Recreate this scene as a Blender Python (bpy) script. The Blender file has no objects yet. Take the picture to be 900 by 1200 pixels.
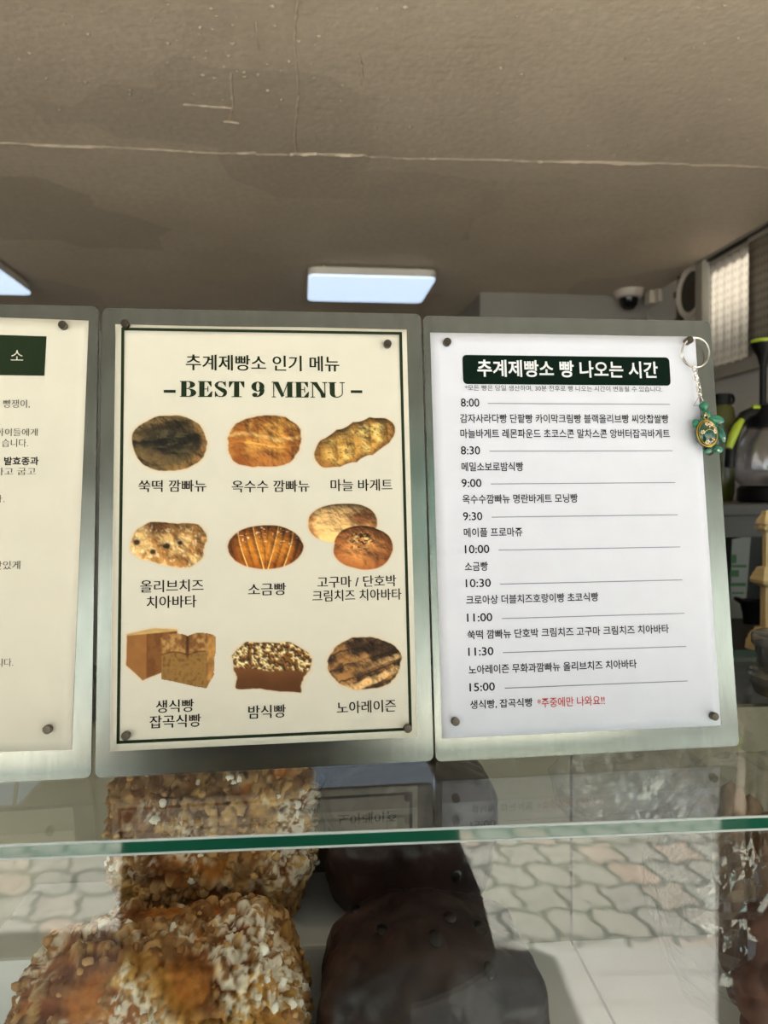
import bpy, bmesh, math, random
import numpy as np
from mathutils import Vector, Matrix

C = bpy.context.scene.collection
rng = np.random.default_rng(7)
random.seed(7)
H = 1.40                                            # height of the camera above the pavement

# ------------------------------------------------------------------ camera
FPX = 850.0
YAW, PITCH, ROLL = [math.radians(a) for a in (6.4243, -1.662, 0.4927)]
_cy, _sy = math.cos(YAW), math.sin(YAW)
FWD = np.array([_sy*math.cos(PITCH), _cy*math.cos(PITCH), math.sin(PITCH)])
_r = np.array([_cy, -_sy, 0.0]); _d = np.cross(FWD, _r)
_c, _s = math.cos(ROLL), math.sin(ROLL)
RGT = _c*_r + _s*_d
DWN = -_s*_r + _c*_d
CAMP = np.array([0, 0, H])
cam = bpy.data.cameras.new('camera')
cam.sensor_fit = 'VERTICAL'; cam.sensor_height = 36.0; cam.lens = FPX/1200*36
cam.clip_start = 0.01
cam.dof.use_dof = True; cam.dof.focus_distance = 0.54; cam.dof.aperture_fstop = 9.5
co = bpy.data.objects.new('camera', cam); C.objects.link(co)
m3 = Matrix([[RGT[i], -DWN[i], -FWD[i]] for i in range(3)])
co.matrix_world = Matrix.Translation(CAMP) @ m3.to_4x4()
bpy.context.scene.camera = co

def ray(x, y):
    return RGT*((x-450)/FPX) + DWN*((y-600)/FPX) + FWD
def atz(x, y, z):
    q = ray(x, y); return CAMP + q*((z-H)/q[2])
def atx(x, y, X):
    q = ray(x, y); return CAMP + q*(X/q[0])
def aty(x, y, Y):
    q = ray(x, y); return CAMP + q*(Y/q[1])

# ------------------------------------------------------------------ sky, sun, exposure
sc = bpy.context.scene
w = bpy.data.worlds.new('sky'); sc.world = w; w.use_nodes = True
nt = w.node_tree; bg = nt.nodes['Background']
sky = nt.nodes.new('ShaderNodeTexSky')
try:
    sky.sky_type = 'HOSEK_WILKIE'
    sky.sun_direction = (0.05, 0.34, 0.94); sky.turbidity = 4.0; sky.ground_albedo = 0.35
except Exception:
    pass
mixc = nt.nodes.new('ShaderNodeMix'); mixc.data_type = 'RGBA'
mixc.inputs[0].default_value = 0.75
mixc.inputs[7].default_value = (0.90, 0.96, 1.0, 1)
nt.links.new(sky.outputs[0], mixc.inputs[6]); nt.links.new(mixc.outputs[2], bg.inputs[0])
bg.inputs[1].default_value = 1.3
sun = bpy.data.lights.new('sun', 'SUN'); sun.energy = 37.0; sun.angle = 0.009; sun.color = (1.0, 0.97, 0.93)
so = bpy.data.objects.new('sun', sun); C.objects.link(so); so.location = (0, 6, 12)
so.rotation_euler = Vector((-0.5, -0.36, -1.0)).to_track_quat('-Z', 'Y').to_euler()
vs = sc.view_settings
vs.view_transform = 'Standard'; vs.look = 'None'; vs.gamma = 1.0; vs.use_curve_mapping = False; vs.exposure = 0.0
try:
    sc.cycles.transparent_max_bounces = 32; sc.cycles.max_bounces = 12; sc.cycles.use_denoising = True
    sc.cycles.sample_clamp_indirect = 6.0
except Exception:
    pass

# ------------------------------------------------------------------ colour and material helpers
def lin(c):
    c = np.asarray(c, float)/255.0
    return np.where(c <= 0.04045, c/12.92, ((c+0.055)/1.055)**2.4)
def L4(c):
    a = lin(c); return (float(a[0]), float(a[1]), float(a[2]), 1.0)

class NB:
    def __init__(s, name):
        s.m = bpy.data.materials.new(name); s.m.use_nodes = True
        s.t = s.m.node_tree; s.b = s.t.nodes['Principled BSDF']
        s.out = s.t.nodes['Material Output']
    def n(s, kind, **kw):
        x = s.t.nodes.new(kind)
        for k, v in kw.items():
            setattr(x, k, v)
        return x
    def l(s, a, b): s.t.links.new(a, b)
    def coord(s, scale=(1, 1, 1)):
        tc = s.n('ShaderNodeTexCoord'); mp = s.n('ShaderNodeMapping')
        mp.inputs['Scale'].default_value = scale
        s.l(tc.outputs['Object'], mp.inputs['Vector']); return mp.outputs['Vector']
    def noise(s, vec, scale, detail=4, rough=0.55):
        x = s.n('ShaderNodeTexNoise'); x.inputs['Scale'].default_value = scale
        x.inputs['Detail'].default_value = detail; x.inputs['Roughness'].default_value = rough
        s.l(vec, x.inputs['Vector']); return x.outputs['Fac']
    def ramp(s, fac, stops):
        x = s.n('ShaderNodeValToRGB'); e = x.color_ramp.elements
        while len(e) < len(stops): e.new(0.5)
        for i, (p, c) in enumerate(stops):
            e[i].position = p; e[i].color = c
        s.l(fac, x.inputs['Fac']); return x.outputs['Color']
    def bump(s, fac, strength, dist=0.002):
        x = s.n('ShaderNodeBump'); x.inputs['Strength'].default_value = strength
        x.inputs['Distance'].default_value = dist
        s.l(fac, x.inputs['Height']); s.l(x.outputs['Normal'], s.b.inputs['Normal']); return x
    def mixrgb(s, fac, a, b, mode='MIX'):
        x = s.n('ShaderNodeMix'); x.data_type = 'RGBA'; x.blend_type = mode
        for sock, v in ((x.inputs[0], fac), (x.inputs[6], a), (x.inputs[7], b)):
            if isinstance(v, (tuple, float, int)): sock.default_value = v
            else: s.l(v, sock)
        return x.outputs[2]

def mat(name, col, rough=0.5, metal=0.0, var=0.12, scale=12.0, bump=0.0, bscale=None, stretch=(1, 1, 1), spec=0.5, coat=0.0):
    b = NB(name)
    v = b.coord(stretch)
    c = lin(col)
    lo = tuple(float(x) for x in c*(1-var))+(1,); hi = tuple(float(min(1, x)) for x in c*(1+var))+(1,)
    nf = b.noise(v, scale)
    b.l(b.ramp(nf, [(0.3, lo), (0.7, hi)]), b.b.inputs['Base Color'])
    b.b.inputs['Roughness'].default_value = rough; b.b.inputs['Metallic'].default_value = metal
    b.b.inputs['Specular IOR Level'].default_value = spec
    b.b.inputs['Coat Weight'].default_value = coat
    if bump:
        b.bump(b.noise(v, bscale or scale*4), bump)
    return b.m

def vmat(name, rough=0.7, spec=0.3, bump=0.0, bscale=300, coat=0.0):
    """material whose own colour comes from the mesh's colour attribute"""
    b = NB(name)
    a = b.n('ShaderNodeVertexColor'); a.layer_name = 'Col'
    b.l(a.outputs['Color'], b.b.inputs['Base Color'])
    b.b.inputs['Roughness'].default_value = rough; b.b.inputs['Specular IOR Level'].default_value = spec
    b.b.inputs['Coat Weight'].default_value = coat
    if bump: b.bump(b.noise(b.coord(), bscale), bump, 0.001)
    return b.m

def glass_mat(name, tint, f0=0.045, rough=0.0, base=0.0, bump=0.0, bscale=40):
    b = NB(name); b.t.nodes.remove(b.b)
    g = b.n('ShaderNodeNewGeometry')
    dp = b.n('ShaderNodeVectorMath', operation='DOT_PRODUCT')
    gl = b.n('ShaderNodeBsdfGlossy'); gl.inputs['Roughness'].default_value = rough
    if bump:
        bp = b.n('ShaderNodeBump'); bp.inputs['Strength'].default_value = bump; bp.inputs['Distance'].default_value = 0.003
        b.l(b.noise(b.coord(), bscale, 3), bp.inputs['Height'])
        b.l(bp.outputs['Normal'], gl.inputs['Normal']); b.l(bp.outputs['Normal'], dp.inputs[0])
    else:
        b.l(g.outputs['Normal'], dp.inputs[0])
    b.l(g.outputs['Incoming'], dp.inputs[1])
    def mth(op, a, v=None):
        x = b.n('ShaderNodeMath', operation=op); x.use_clamp = op in ('SUBTRACT', 'ADD')
        if isinstance(a, float): x.inputs[0].default_value = a
        else: b.l(a, x.inputs[0])
        if v is not None:
            if isinstance(v, float): x.inputs[1].default_value = v
            else: b.l(v, x.inputs[1])
        return x.outputs[0]
    ab = mth('ABSOLUTE', dp.outputs['Value'])
    p5 = mth('POWER', mth('SUBTRACT', 1.0, ab), 5.0)
    fr = mth('ADD', mth('MULTIPLY', p5, 1.0-f0), f0+base)
    tr = b.n('ShaderNodeBsdfTransparent'); tr.inputs[0].default_value = tint
    mx = b.n('ShaderNodeMixShader')
    b.l(fr, mx.inputs[0]); b.l(tr.outputs[0], mx.inputs[1]); b.l(gl.outputs[0], mx.inputs[2])
    b.l(mx.outputs[0], b.out.inputs['Surface'])
    return b.m

def emit_mat(name, col, strength):
    b = NB(name)
    b.b.inputs['Base Color'].default_value = L4((230, 232, 235))
    b.b.inputs['Emission Color'].default_value = L4(col)
    b.b.inputs['Emission Strength'].default_value = strength
    b.b.inputs['Roughness'].default_value = 0.4
    nf = b.noise(b.coord(), 4.0)
    return b.m

# ------------------------------------------------------------------ object helpers (all vertices are given in world metres)
ORG = {}
def props(o, label=None, cat=None, group=None, kind=None):
    if label: o['label'] = label
    if cat: o['category'] = cat
    if group: o['group'] = group
    if kind: o['kind'] = kind
    return o
def thing(name, label, cat, loc, group=None, kind=None):
    o = bpy.data.objects.new(name, None); C.objects.link(o)
    o.empty_display_size = 0.02; o.location = loc; ORG[o.name] = np.array(loc, float)
    return props(o, label, cat, group, kind)
def mk(name, verts, faces, m, parent=None, org=None, smooth=False, cols=None, mi=None, label=None):
    V = np.asarray(verts, float).reshape(-1, 3)
    if parent is not None: o0 = ORG[parent.name]
    elif org is not None: o0 = np.asarray(org, float)
    else: o0 = np.array([(V[:, 0].min()+V[:, 0].max())/2, (V[:, 1].min()+V[:, 1].max())/2, V[:, 2].min()])
    me = bpy.data.meshes.new(name)
    me.from_pydata((V-o0).tolist(), [], [list(map(int, f)) for f in faces])
    for x in (m if isinstance(m, (list, tuple)) else [m]): me.materials.append(x)
    if mi is not None: me.polygons.foreach_set('material_index', np.asarray(mi, np.int32))
    if smooth: me.polygons.foreach_set('use_smooth', np.ones(len(me.polygons), bool))
    if cols is not None:
        ca = me.color_attributes.new('Col', 'FLOAT_COLOR', 'POINT')
        cc = np.ones((len(V), 4)); cc[:, :3] = cols
        ca.data.foreach_set('color', cc.astype(np.float32).ravel())
    me.update()
    o = bpy.data.objects.new(name, me); C.objects.link(o)
    if parent is not None: o.parent = parent
    else: o.location = o0
    ORG[o.name] = o0
    if label: o['label'] = label
    return o

class MB:
    """collects shapes in world metres and links them as one mesh"""
    def __init__(s): s.v = []; s.f = []; s.mi = []; s.k = 0
    def add(s, V, F, mi=0):
        b = len(s.v); s.v += [tuple(map(float, p)) for p in V]
        s.f += [[i+b for i in f] for f in F]; s.mi += [mi]*len(F); return s
    def box(s, x0, x1, y0, y1, z0, z1, M=None, bev=0.0, mi=0):
        bm = bmesh.new(); bmesh.ops.create_cube(bm, size=1.0)
        for v in bm.verts:
            v.co = Vector(((x0+x1)/2+v.co.x*(x1-x0), (y0+y1)/2+v.co.y*(y1-y0), (z0+z1)/2+v.co.z*(z1-z0)))
        if bev: bmesh.ops.bevel(bm, geom=list(bm.edges), offset=bev, segments=2, affect='EDGES', profile=0.6)
        return s.bm(bm, M, mi)
    def bm(s, bm, M=None, mi=0):
        bm.verts.ensure_lookup_table(); bm.verts.index_update()
        V = [(M @ v.co if M is not None else v.co.copy()) for v in bm.verts]
        F = [[v.index for v in f.verts] for f in bm.faces]
        bm.free(); return s.add(V, F, mi)
    def tube(s, pts, r, seg=10, closed=False, mi=0):
        P = [Vector(p) for p in pts]; n = len(P)
        R = r if isinstance(r, (list, tuple)) else [r]*n
        V = []; F = []; up = Vector((0.31, 0.17, 0.93)).normalized(); prev = None
        for i, p in enumerate(P):
            a = P[(i-1) % n] if (closed or i > 0) else p
            b = P[(i+1) % n] if (closed or i < n-1) else p
            t = (b-a).normalized()
            if prev is None: x = t.cross(up).normalized() if abs(t.dot(up)) < 0.98 else t.cross(Vector((1, 0, 0))).normalized()
            else: x = (prev - t*prev.dot(t)).normalized()
            prev = x; y = t.cross(x)
            for k in range(seg):
                an = 2*math.pi*k/seg; V.append(p + (x*math.cos(an)+y*math.sin(an))*R[i])
        for i in range(n if closed else n-1):
            for k in range(seg):
                a = i*seg+k; b = i*seg+(k+1) % seg; j = ((i+1) % n)*seg
                F.append([a, b, j+(k+1) % seg, j+k])
        if not closed:
            F.append(list(range(seg))[::-1]); F.append([(n-1)*seg+k for k in range(seg)])
        return s.add(V, F, mi)
    def lathe(s, prof, center, axis=(0, 0, 1), seg=32, mi=0, sx=1.0, cap=True):
        ax = Vector(axis).normalized(); q = Vector((0, 0, 1)).rotation_difference(ax)
        V = []; F = []
        for (r, z) in prof:
            for k in range(seg):
                an = 2*math.pi*k/seg; V.append(Vector(center)+q @ Vector((r*math.cos(an)*sx, r*math.sin(an), z)))
        for i in range(len(prof)-1):
            for k in range(seg):
                F.append([i*seg+k, i*seg+(k+1) % seg, (i+1)*seg+(k+1) % seg, (i+1)*seg+k])
        if cap:
            F.append([k for k in range(seg)][::-1]); F.append([(len(prof)-1)*seg+k for k in range(seg)])
        return s.add(V, F, mi)
    def prism(s, poly, to, mi=0):
        """poly: list of (u,v); to(u,v,side) -> world point, side 0/1"""
        n = len(poly)
        V = [to(u, v, 0) for u, v in poly]+[to(u, v, 1) for u, v in poly]
        F = [list(range(n))[::-1], [n+i for i in range(n)]]+[[i, (i+1) % n, n+(i+1) % n, n+i] for i in range(n)]
        return s.add(V, F, mi)
    def make(s, name, m, parent=None, org=None, smooth=False, label=None):
        o = mk(name, s.v, s.f, m, parent, org, False, None, s.mi, label)
        if smooth:
            o.data.polygons.foreach_set('use_smooth', np.ones(len(o.data.polygons), bool))
            try: o.data.set_sharp_from_angle(angle=math.radians(38))
            except Exception: pass
        return o

# value noise on numpy arrays
_P = rng.permutation(4096)
_VAL = rng.random(4096)
def vnoise(p, scale=1.0, seed=0):
    p = np.asarray(p, float)*scale + seed*17.31
    i = np.floor(p).astype(np.int64); f = p-i; f = f*f*(3-2*f)
    d = p.shape[-1]; out = np.zeros(p.shape[:-1])
    for k in range(2**d):
        wgt = np.ones(p.shape[:-1]); h = np.full(p.shape[:-1], seed*131, np.int64)
        for a in range(d):
            bit = (k >> a) & 1
            wgt = wgt*(f[..., a] if bit else 1-f[..., a])
            h = _P[(h + i[..., a]+bit) & 4095]
        out += wgt*_VAL[h & 4095]
    return out
def fbm(p, scale=1.0, seed=0, oct=4):
    s = 0; a = 1.0; t = 0
    for o in range(oct):
        s = s+a*vnoise(p, scale*2**o, seed+o); t += a; a *= 0.5
    return s/t
def lerp(a, b, t):
    t = np.clip(t, 0, 1)[..., None]; return np.asarray(a)*(1-t)+np.asarray(b)*t
def sstep(a, b, x):
    t = np.clip((x-a)/(b-a), 0, 1); return t*t*(3-2*t)

# ------------------------------------------------------------------ the setting
CZ = H+0.95                                          # ceiling
def plaster_mat():
    b = NB('painted_plaster')
    v = b.coord()
    base = b.ramp(b.noise(v, 2.2, 5), [(0.3, L4((196, 180, 160))), (0.7, L4((210, 194, 173)))])
    # repainted patches, blocky with soft ragged borders
    wv = b.n('ShaderNodeTexNoise'); wv.inputs['Scale'].default_value = 3.0; b.l(v, wv.inputs['Vector'])
    mx = b.n('ShaderNodeMix'); mx.data_type = 'RGBA'; mx.inputs[0].default_value = 0.09
    b.l(v, mx.inputs[6]); b.l(wv.outputs['Color'], mx.inputs[7])
    vo = b.n('ShaderNodeTexVoronoi', distance='CHEBYCHEV'); vo.inputs['Scale'].default_value = 1.9
    b.l(mx.outputs[2], vo.inputs['Vector'])
    sp = b.n('ShaderNodeSeparateColor'); b.l(vo.outputs['Color'], sp.inputs[0])
    pat = b.ramp(sp.outputs[0], [(0.35, (1, 1, 1, 1)), (0.62, (0.83, 0.83, 0.83, 1)), (0.8, (0.92, 0.92, 0.93, 1)), (1.0, (1.07, 1.05, 1.03, 1))])
    c = b.mixrgb(1.0, base, pat, 'MULTIPLY')
    fine = b.ramp(b.noise(v, 45, 5), [(0.35, (0.93, 0.93, 0.93, 1)), (0.65, (1.05, 1.05, 1.05, 1))])
    b.l(b.mixrgb(1.0, c, fine, 'MULTIPLY'), b.b.inputs['Base Color'])
    b.b.inputs['Roughness'].default_value = 0.62
    h = b.n('ShaderNodeMath', operation='ADD')
    st = b.n('ShaderNodeMapping'); st.inputs['Scale'].default_value = (1.0, 3.5, 1.0); st.inputs['Rotation'].default_value = (0, 0, 0.25)
    b.l(v, st.inputs['Vector'])
    b.l(b.noise(st.outputs['Vector'], 7, 6, 0.65), h.inputs[0])
    b.l(b.noise(v, 60, 3), h.inputs[1])
    b.bump(h.outputs[0], 0.28, 0.006)
    return b.m
M = {}
M['plaster'] = plaster_mat()
M['plaster_edge'] = mat('flaking_plaster', (172, 158, 138), 0.7, var=0.15, scale=30)
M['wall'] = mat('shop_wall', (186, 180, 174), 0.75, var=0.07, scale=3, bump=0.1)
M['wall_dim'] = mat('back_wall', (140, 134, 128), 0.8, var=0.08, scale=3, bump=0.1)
M['floor'] = mat('shop_floor', (140, 136, 130), 0.5, var=0.1, scale=5)
M['concrete'] = mat('concrete', (150, 147, 140), 0.85, var=0.1, scale=6, bump=0.2)
M['facade'] = mat('facade', (74, 76, 68), 0.8, var=0.3, scale=0.8)
M['steel_dark'] = mat('painted_dark_steel', (38, 40, 40), 0.45, var=0.2, scale=6)

def struct(o): o['kind'] = 'structure'; return o
XW = 1.71
EAVE = -0.44
struct(MB().box(-3.2, XW+0.02, EAVE, 4.6, CZ, CZ+0.22).make('ceiling', M['plaster'], org=(0, 2, CZ)))
struct(MB().box(-2.6, 0.55, EAVE-0.12, EAVE, CZ, CZ+0.22).make('shade_slab', M['concrete']))  # unseen slab added to push the eave's shade farther out at the left
struct(MB().box(-3.2, XW+0.2, 0.2, 4.6, -0.1, 0.0).make('floor', M['floor'], org=(0, 2, 0)))
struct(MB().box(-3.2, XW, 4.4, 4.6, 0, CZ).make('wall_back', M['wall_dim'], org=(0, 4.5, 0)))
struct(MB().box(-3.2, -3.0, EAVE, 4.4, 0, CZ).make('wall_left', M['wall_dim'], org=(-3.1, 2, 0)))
ytop = [atx(x, y, XW) for x, y in ((833, 305), (836, 435))]
yl = ytop[0][1]; zt = ytop[0][2]; zb = ytop[1][2]
wr_ = MB().box(XW, XW+0.02, 0.3, 0.82, 0, CZ).box(XW, XW+0.02, yl, 4.6, 0, CZ).box(XW, XW+0.02, 0.82, yl, 0, zb).box(XW, XW+0.02, 0.82, yl, zt, CZ)
struct(wr_.make('wall_right', M['wall'], org=(XW+0.1, 2, 0)))
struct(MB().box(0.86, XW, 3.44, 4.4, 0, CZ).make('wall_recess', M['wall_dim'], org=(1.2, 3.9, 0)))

# raised seams and flaking edges of the old paint on the ceiling
def seam(pxs, wdt, hgt, nm='trim_2', jit=0.004, step=0.012):
    P = [atz(x, y, CZ) for x, y in pxs]; pts = []
    for a, b in zip(P[:-1], P[1:]):
        n = max(2, int(np.linalg.norm(b-a)/step))
        for k in range(n): pts.append(a+(b-a)*k/n)
    pts.append(P[-1]); V = []; F = []
    n = len(pts)
    wob = np.cumsum(rng.normal(0, jit*0.35, n)); wob -= np.linspace(wob[0], wob[-1], n)
    for i, p in enumerate(pts):
        t = pts[min(i+1, n-1)]-pts[max(i-1, 0)]; t = t/np.linalg.norm(t); s = np.array([-t[1], t[0], 0])
        ww = wdt*(0.35+rng.random()*0.9)*(0.15 if i in (0, n-1) else 1); hh = hgt*(0.3+rng.random())
        p = p+s*wob[i]
        V += [p-s*ww, p-s*ww*0.2+np.array([0, 0, -hh]), p+s*ww]
        V[-3][2] = CZ+0.0003; V[-1][2] = CZ+0.0003
    for i in range(n-1):
        a = 3*i; F += [[a, a+1, a+4, a+3], [a+1, a+2, a+5, a+4]]
    return V, F
def seams(nm, lst):
    b = MB()
    for a in lst: b.add(*seam(*a))
    struct(b.make(nm, M['plaster'], org=(0, 2, CZ)))
seams('trim_2', [([(-20, 166), (120, 172), (270, 180), (345, 181), (420, 183), (560, 188), (700, 190), (910, 197)], 0.003, 0.0022)])
seams('trim_3', [([(348, -10), (344, 40), (347, 90), (346, 180)], 0.004, 0.004), ([(272, 85), (274, 120), (268, 140)], 0.004, 0.004),
                 ([(262, 142), (280, 144)], 0.003, 0.003), ([(300, 25), (303, 60)], 0.003, 0.003), ([(275, 179), (300, 178)], 0.004, 0.004),
                 ([(340, 180), (430, 182)], 0.006, 0.006), ([(628, 189), (700, 190), (760, 192)], 0.003, 0.003), ([(40, 170), (120, 173)], 0.003, 0.003), ([(420, 60), (424, 100)], 0.003, 0.002), ([(215, 122), (270, 126)], 0.003, 0.003)])
fl = MB()
for k in range(130):
    x, y = (random.gauss(200, 140), random.uniform(0, 130)) if k < 90 else (random.uniform(400, 900), random.uniform(0, 190))
    p = atz(x, y, CZ); r = random.uniform(0.0012, 0.0045); n = 5; a0 = random.random()*6
    ring = [p+np.array([math.cos(a0+6.283*j/n)*r*random.uniform(0.5, 1.5)*1.6, math.sin(a0+6.283*j/n)*r*random.uniform(0.5, 1.3), 0.0002]) for j in range(n)]
    fl.add(ring+[p+np.array([0, 0, -r*0.8])], [[j, (j+1) % n, n] for j in range(n)])
struct(fl.make('trim_4', M['plaster_edge'], org=(0, 2, CZ)))

# pavement, deck of boards in front of the shop, the street side
def paver_mat():
    b = NB('interlocking_pavers')
    v = b.coord()
    sp = b.n('ShaderNodeSeparateXYZ'); b.l(v, sp.inputs[0])
    def wave(src, k, amp):
        a = b.n('ShaderNodeMath', operation='MULTIPLY'); a.inputs[1].default_value = k; b.l(src, a.inputs[0])
        s = b.n('ShaderNodeMath', operation='SINE'); b.l(a.outputs[0], s.inputs[0])
        m = b.n('ShaderNodeMath', operation='MULTIPLY'); m.inputs[1].default_value = amp; b.l(s.outputs[0], m.inputs[0]); return m.outputs[0]
    ax = b.n('ShaderNodeMath', operation='ADD'); b.l(sp.outputs[0], ax.inputs[0]); b.l(wave(sp.outputs[1], 2*math.pi/0.15, 0.013), ax.inputs[1])
    ay = b.n('ShaderNodeMath', operation='ADD'); b.l(sp.outputs[1], ay.inputs[0]); b.l(wave(sp.outputs[0], 2*math.pi/0.15, 0.013), ay.inputs[1])
    cm = b.n('ShaderNodeCombineXYZ'); b.l(ax.outputs[0], cm.inputs[0]); b.l(ay.outputs[0], cm.inputs[1])
    br = b.n('ShaderNodeTexBrick'); br.offset = 0.5
    br.inputs['Scale'].default_value = 1.0; br.inputs['Brick Width'].default_value = 0.15; br.inputs['Row Height'].default_value = 0.15
    br.inputs['Mortar Size'].default_value = 0.011; br.inputs['Mortar Smooth'].default_value = 0.2; br.inputs['Bias'].default_value = -0.72
    br.inputs['Color1'].default_value = L4((176, 174, 165)); br.inputs['Color2'].default_value = L4((232, 178, 146)); br.inputs['Mortar'].default_value = L4((116, 120, 112))
    b.l(cm.outputs[0], br.inputs['Vector'])
    n = b.ramp(b.noise(v, 9, 5), [(0.3, (0.85, 0.86, 0.85, 1)), (0.7, (1.12, 1.12, 1.1, 1))])
    b.l(b.mixrgb(1.0, br.outputs['Color'], n, 'MULTIPLY'), b.b.inputs['Base Color'])
    b.b.inputs['Roughness'].default_value = 0.85
    b.bump(br.outputs['Fac'], -0.4, 0.004)
    return b.m
M['paver'] = paver_mat()
M['deck'] = mat('weathered_deck_board', (200, 198, 192), 0.7, var=0.12, scale=5, stretch=(0.6, 8, 8), bump=0.2)
struct(MB().box(-16, 16, -17.4, 0.2, -0.12, 0.0).make('ground', M['paver'], org=(0, -5, 0)))
dk = MB(); yy = -1.32; kk = 0
while yy < 0.12:
    dk.box(-4.5, 4.5, yy, yy+0.112, 0.0, 0.022, bev=0.006); yy += 0.12
struct(dk.make('ground_deck', M['deck'], org=(0, -0.7, 0)))
fc = MB().box(-16, 16, -17.4, -17, 4.3, 17).box(-16, 16, -17.35, -16.95, 0, 4.3, mi=2)
for i in range(11):
    for j in range(3): fc.box(-14.6+i*2.8, -13.0+i*2.8, -17.03, -16.9, 5.4+j*3.4, 7.2+j*3.4, mi=1)
M['reflect_band'] = mat('pale_reflect_band', (176, 190, 194), 0.6, var=0.1, scale=1.5)  # pale strip added opposite to brighten the middle of the boards' reflection
fc.box(2.2, 9.0, -17.5, -16.2, 4.3, 6.2, mi=3)  # teal block added to tint what the steel boards reflect
M['reflect_tint'] = mat('teal_reflect_tint', (60, 112, 106), 0.7, var=0.08)
struct(fc.make('wall_opposite', [M['facade'], M['steel_dark'], M['reflect_band'], M['reflect_tint']], org=(0, -17.2, 0)))
t = MB().box(0.725, 1.08, -0.62, -0.50, 0.022, 1.15, bev=0.01)  # dark block added outside to end the paving's reflection at the right
t.box(0.715, 1.09, -0.63, -0.49, 1.15, 1.18, bev=0.006)
struct(t.make('reflection_blocker', M['steel_dark'], org=(0.9, -0.56, 0.022)))

# window with perforated blinds in the right wall
M['frame'] = mat('window_frame', (150, 143, 132), 0.45, var=0.05)
M['frame_dark'] = mat('window_gasket', (40, 38, 36), 0.6)
def perf_mat(name, col, dot, thru):
    b = NB(name); v = b.coord()
    sp = b.n('ShaderNodeSeparateXYZ'); b.l(v, sp.inputs[0])
    def cell(src, k, off=None):
        m = b.n('ShaderNodeMath', operation='MULTIPLY'); m.inputs[1].default_value = k; b.l(src, m.inputs[0]); return m.outputs[0]
    cm = b.n('ShaderNodeCombineXYZ'); b.l(cell(sp.outputs[1], 1/0.0165), cm.inputs[0]); b.l(cell(sp.outputs[2], 1/0.033), cm.inputs[1])
    vo = b.n('ShaderNodeTexVoronoi', voronoi_dimensions='2D'); vo.inputs['Randomness'].default_value = 0.12; vo.inputs['Scale'].default_value = 1.0
    b.l(cm.outputs[0], vo.inputs['Vector'])
    b.l(b.ramp(vo.outputs['Distance'], [(0.20, L4(dot)), (0.34, L4(col))]), b.b.inputs['Base Color'])
    b.b.inputs['Roughness'].default_value = 0.6
    tl = b.n('ShaderNodeBsdfTranslucent'); tl.inputs[0].default_value = L4(col)
    mx = b.n('ShaderNodeMixShader'); mx.inputs[0].default_value = thru
    b.l(b.b.outputs[0], mx.inputs[1]); b.l(tl.outputs[0], mx.inputs[2]); b.l(mx.outputs[0], b.out.inputs['Surface'])
    return b.m
fr = MB()
fr.box(XW-0.05, XW+0.01, yl-0.02, yl+0.035, zb-0.2, zt+0.03, bev=0.004)
fr.box(XW-0.05, XW+0.01, 0.6, yl+0.035, zt, CZ-0.002, bev=0.004)
fr.box(XW-0.04, XW+0.01, 0.6, yl, zb-0.045, zb, bev=0.003)
wn = struct(fr.make('window_1', M['frame'], org=(XW, 1.8, zb)))
mk('gasket', MB().box(XW-0.03, XW+0.005, 0.6, yl-0.02, zt-0.014, zt).v, MB().box(0, 1, 0, 1, 0, 1).f, M['frame_dark'], wn)
M['pane'] = glass_mat('window_glass', (0.95, 0.97, 0.96, 1))
mk('pane', MB().box(XW+0.006, XW+0.012, 0.6, yl, zb, zt).v, MB().box(0, 1, 0, 1, 0, 1).f, M['pane'], wn)
def blind(y0, y1, x, col, dot, label, thru):
    t = thing('perforated_blind', label, 'window blind', (x, (y0+y1)/2, zb))
    n = 40; V = []; F = []
    for i in range(n+1):
        y = y0+(y1-y0)*i/n
        for z in (zb+0.004, zt-0.03): V.append((x+0.004*math.sin(i*0.9), y, z))
    for i in range(n+1):
        y = y0+(y1-y0)*i/n
        for z in (zb+0.004, zt-0.03): V.append((x+0.003+0.004*math.sin(i*0.9), y, z))
    k = 2*(n+1)
    for i in range(n):
        a = 2*i; F += [[a, a+1, a+3, a+2], [k+a, k+a+2, k+a+3, k+a+1], [a, a+2, k+a+2, k+a], [a+1, k+a+1, k+a+3, a+3]]
    F += [[0, k, k+1, 1], [2*n, 2*n+1, k+2*n+1, k+2*n]]
    mk('sheet', V, F, perf_mat('perforated_sheet', col, dot, thru), t, smooth=True)
    MB().tube([(x+0.002, y0, zt-0.024), (x+0.002, y1, zt-0.024)], 0.011, 10).make('head_rail', M['frame'], t, smooth=True)
    MB().box(x-0.003, x+0.006, y0, y1, zb, zb+0.012).make('bottom_rail', M['frame'], t)
ysp = atx(878, 350, XW-0.030)[1]
blind(ysp-0.03, yl-0.03, XW-0.016, (216, 209, 200), (146, 136, 124), 'pale cream perforated blind hanging in the window, the lighter one beside the frame', 0.48)
blind(0.75, ysp, XW-0.030, (156, 146, 132), (104, 96, 86), 'perforated blind in front of the pale one at the picture edge, coloured darker for shade', 0.12)  # shaded part of the blind, its shade put into the darker colour

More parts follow.
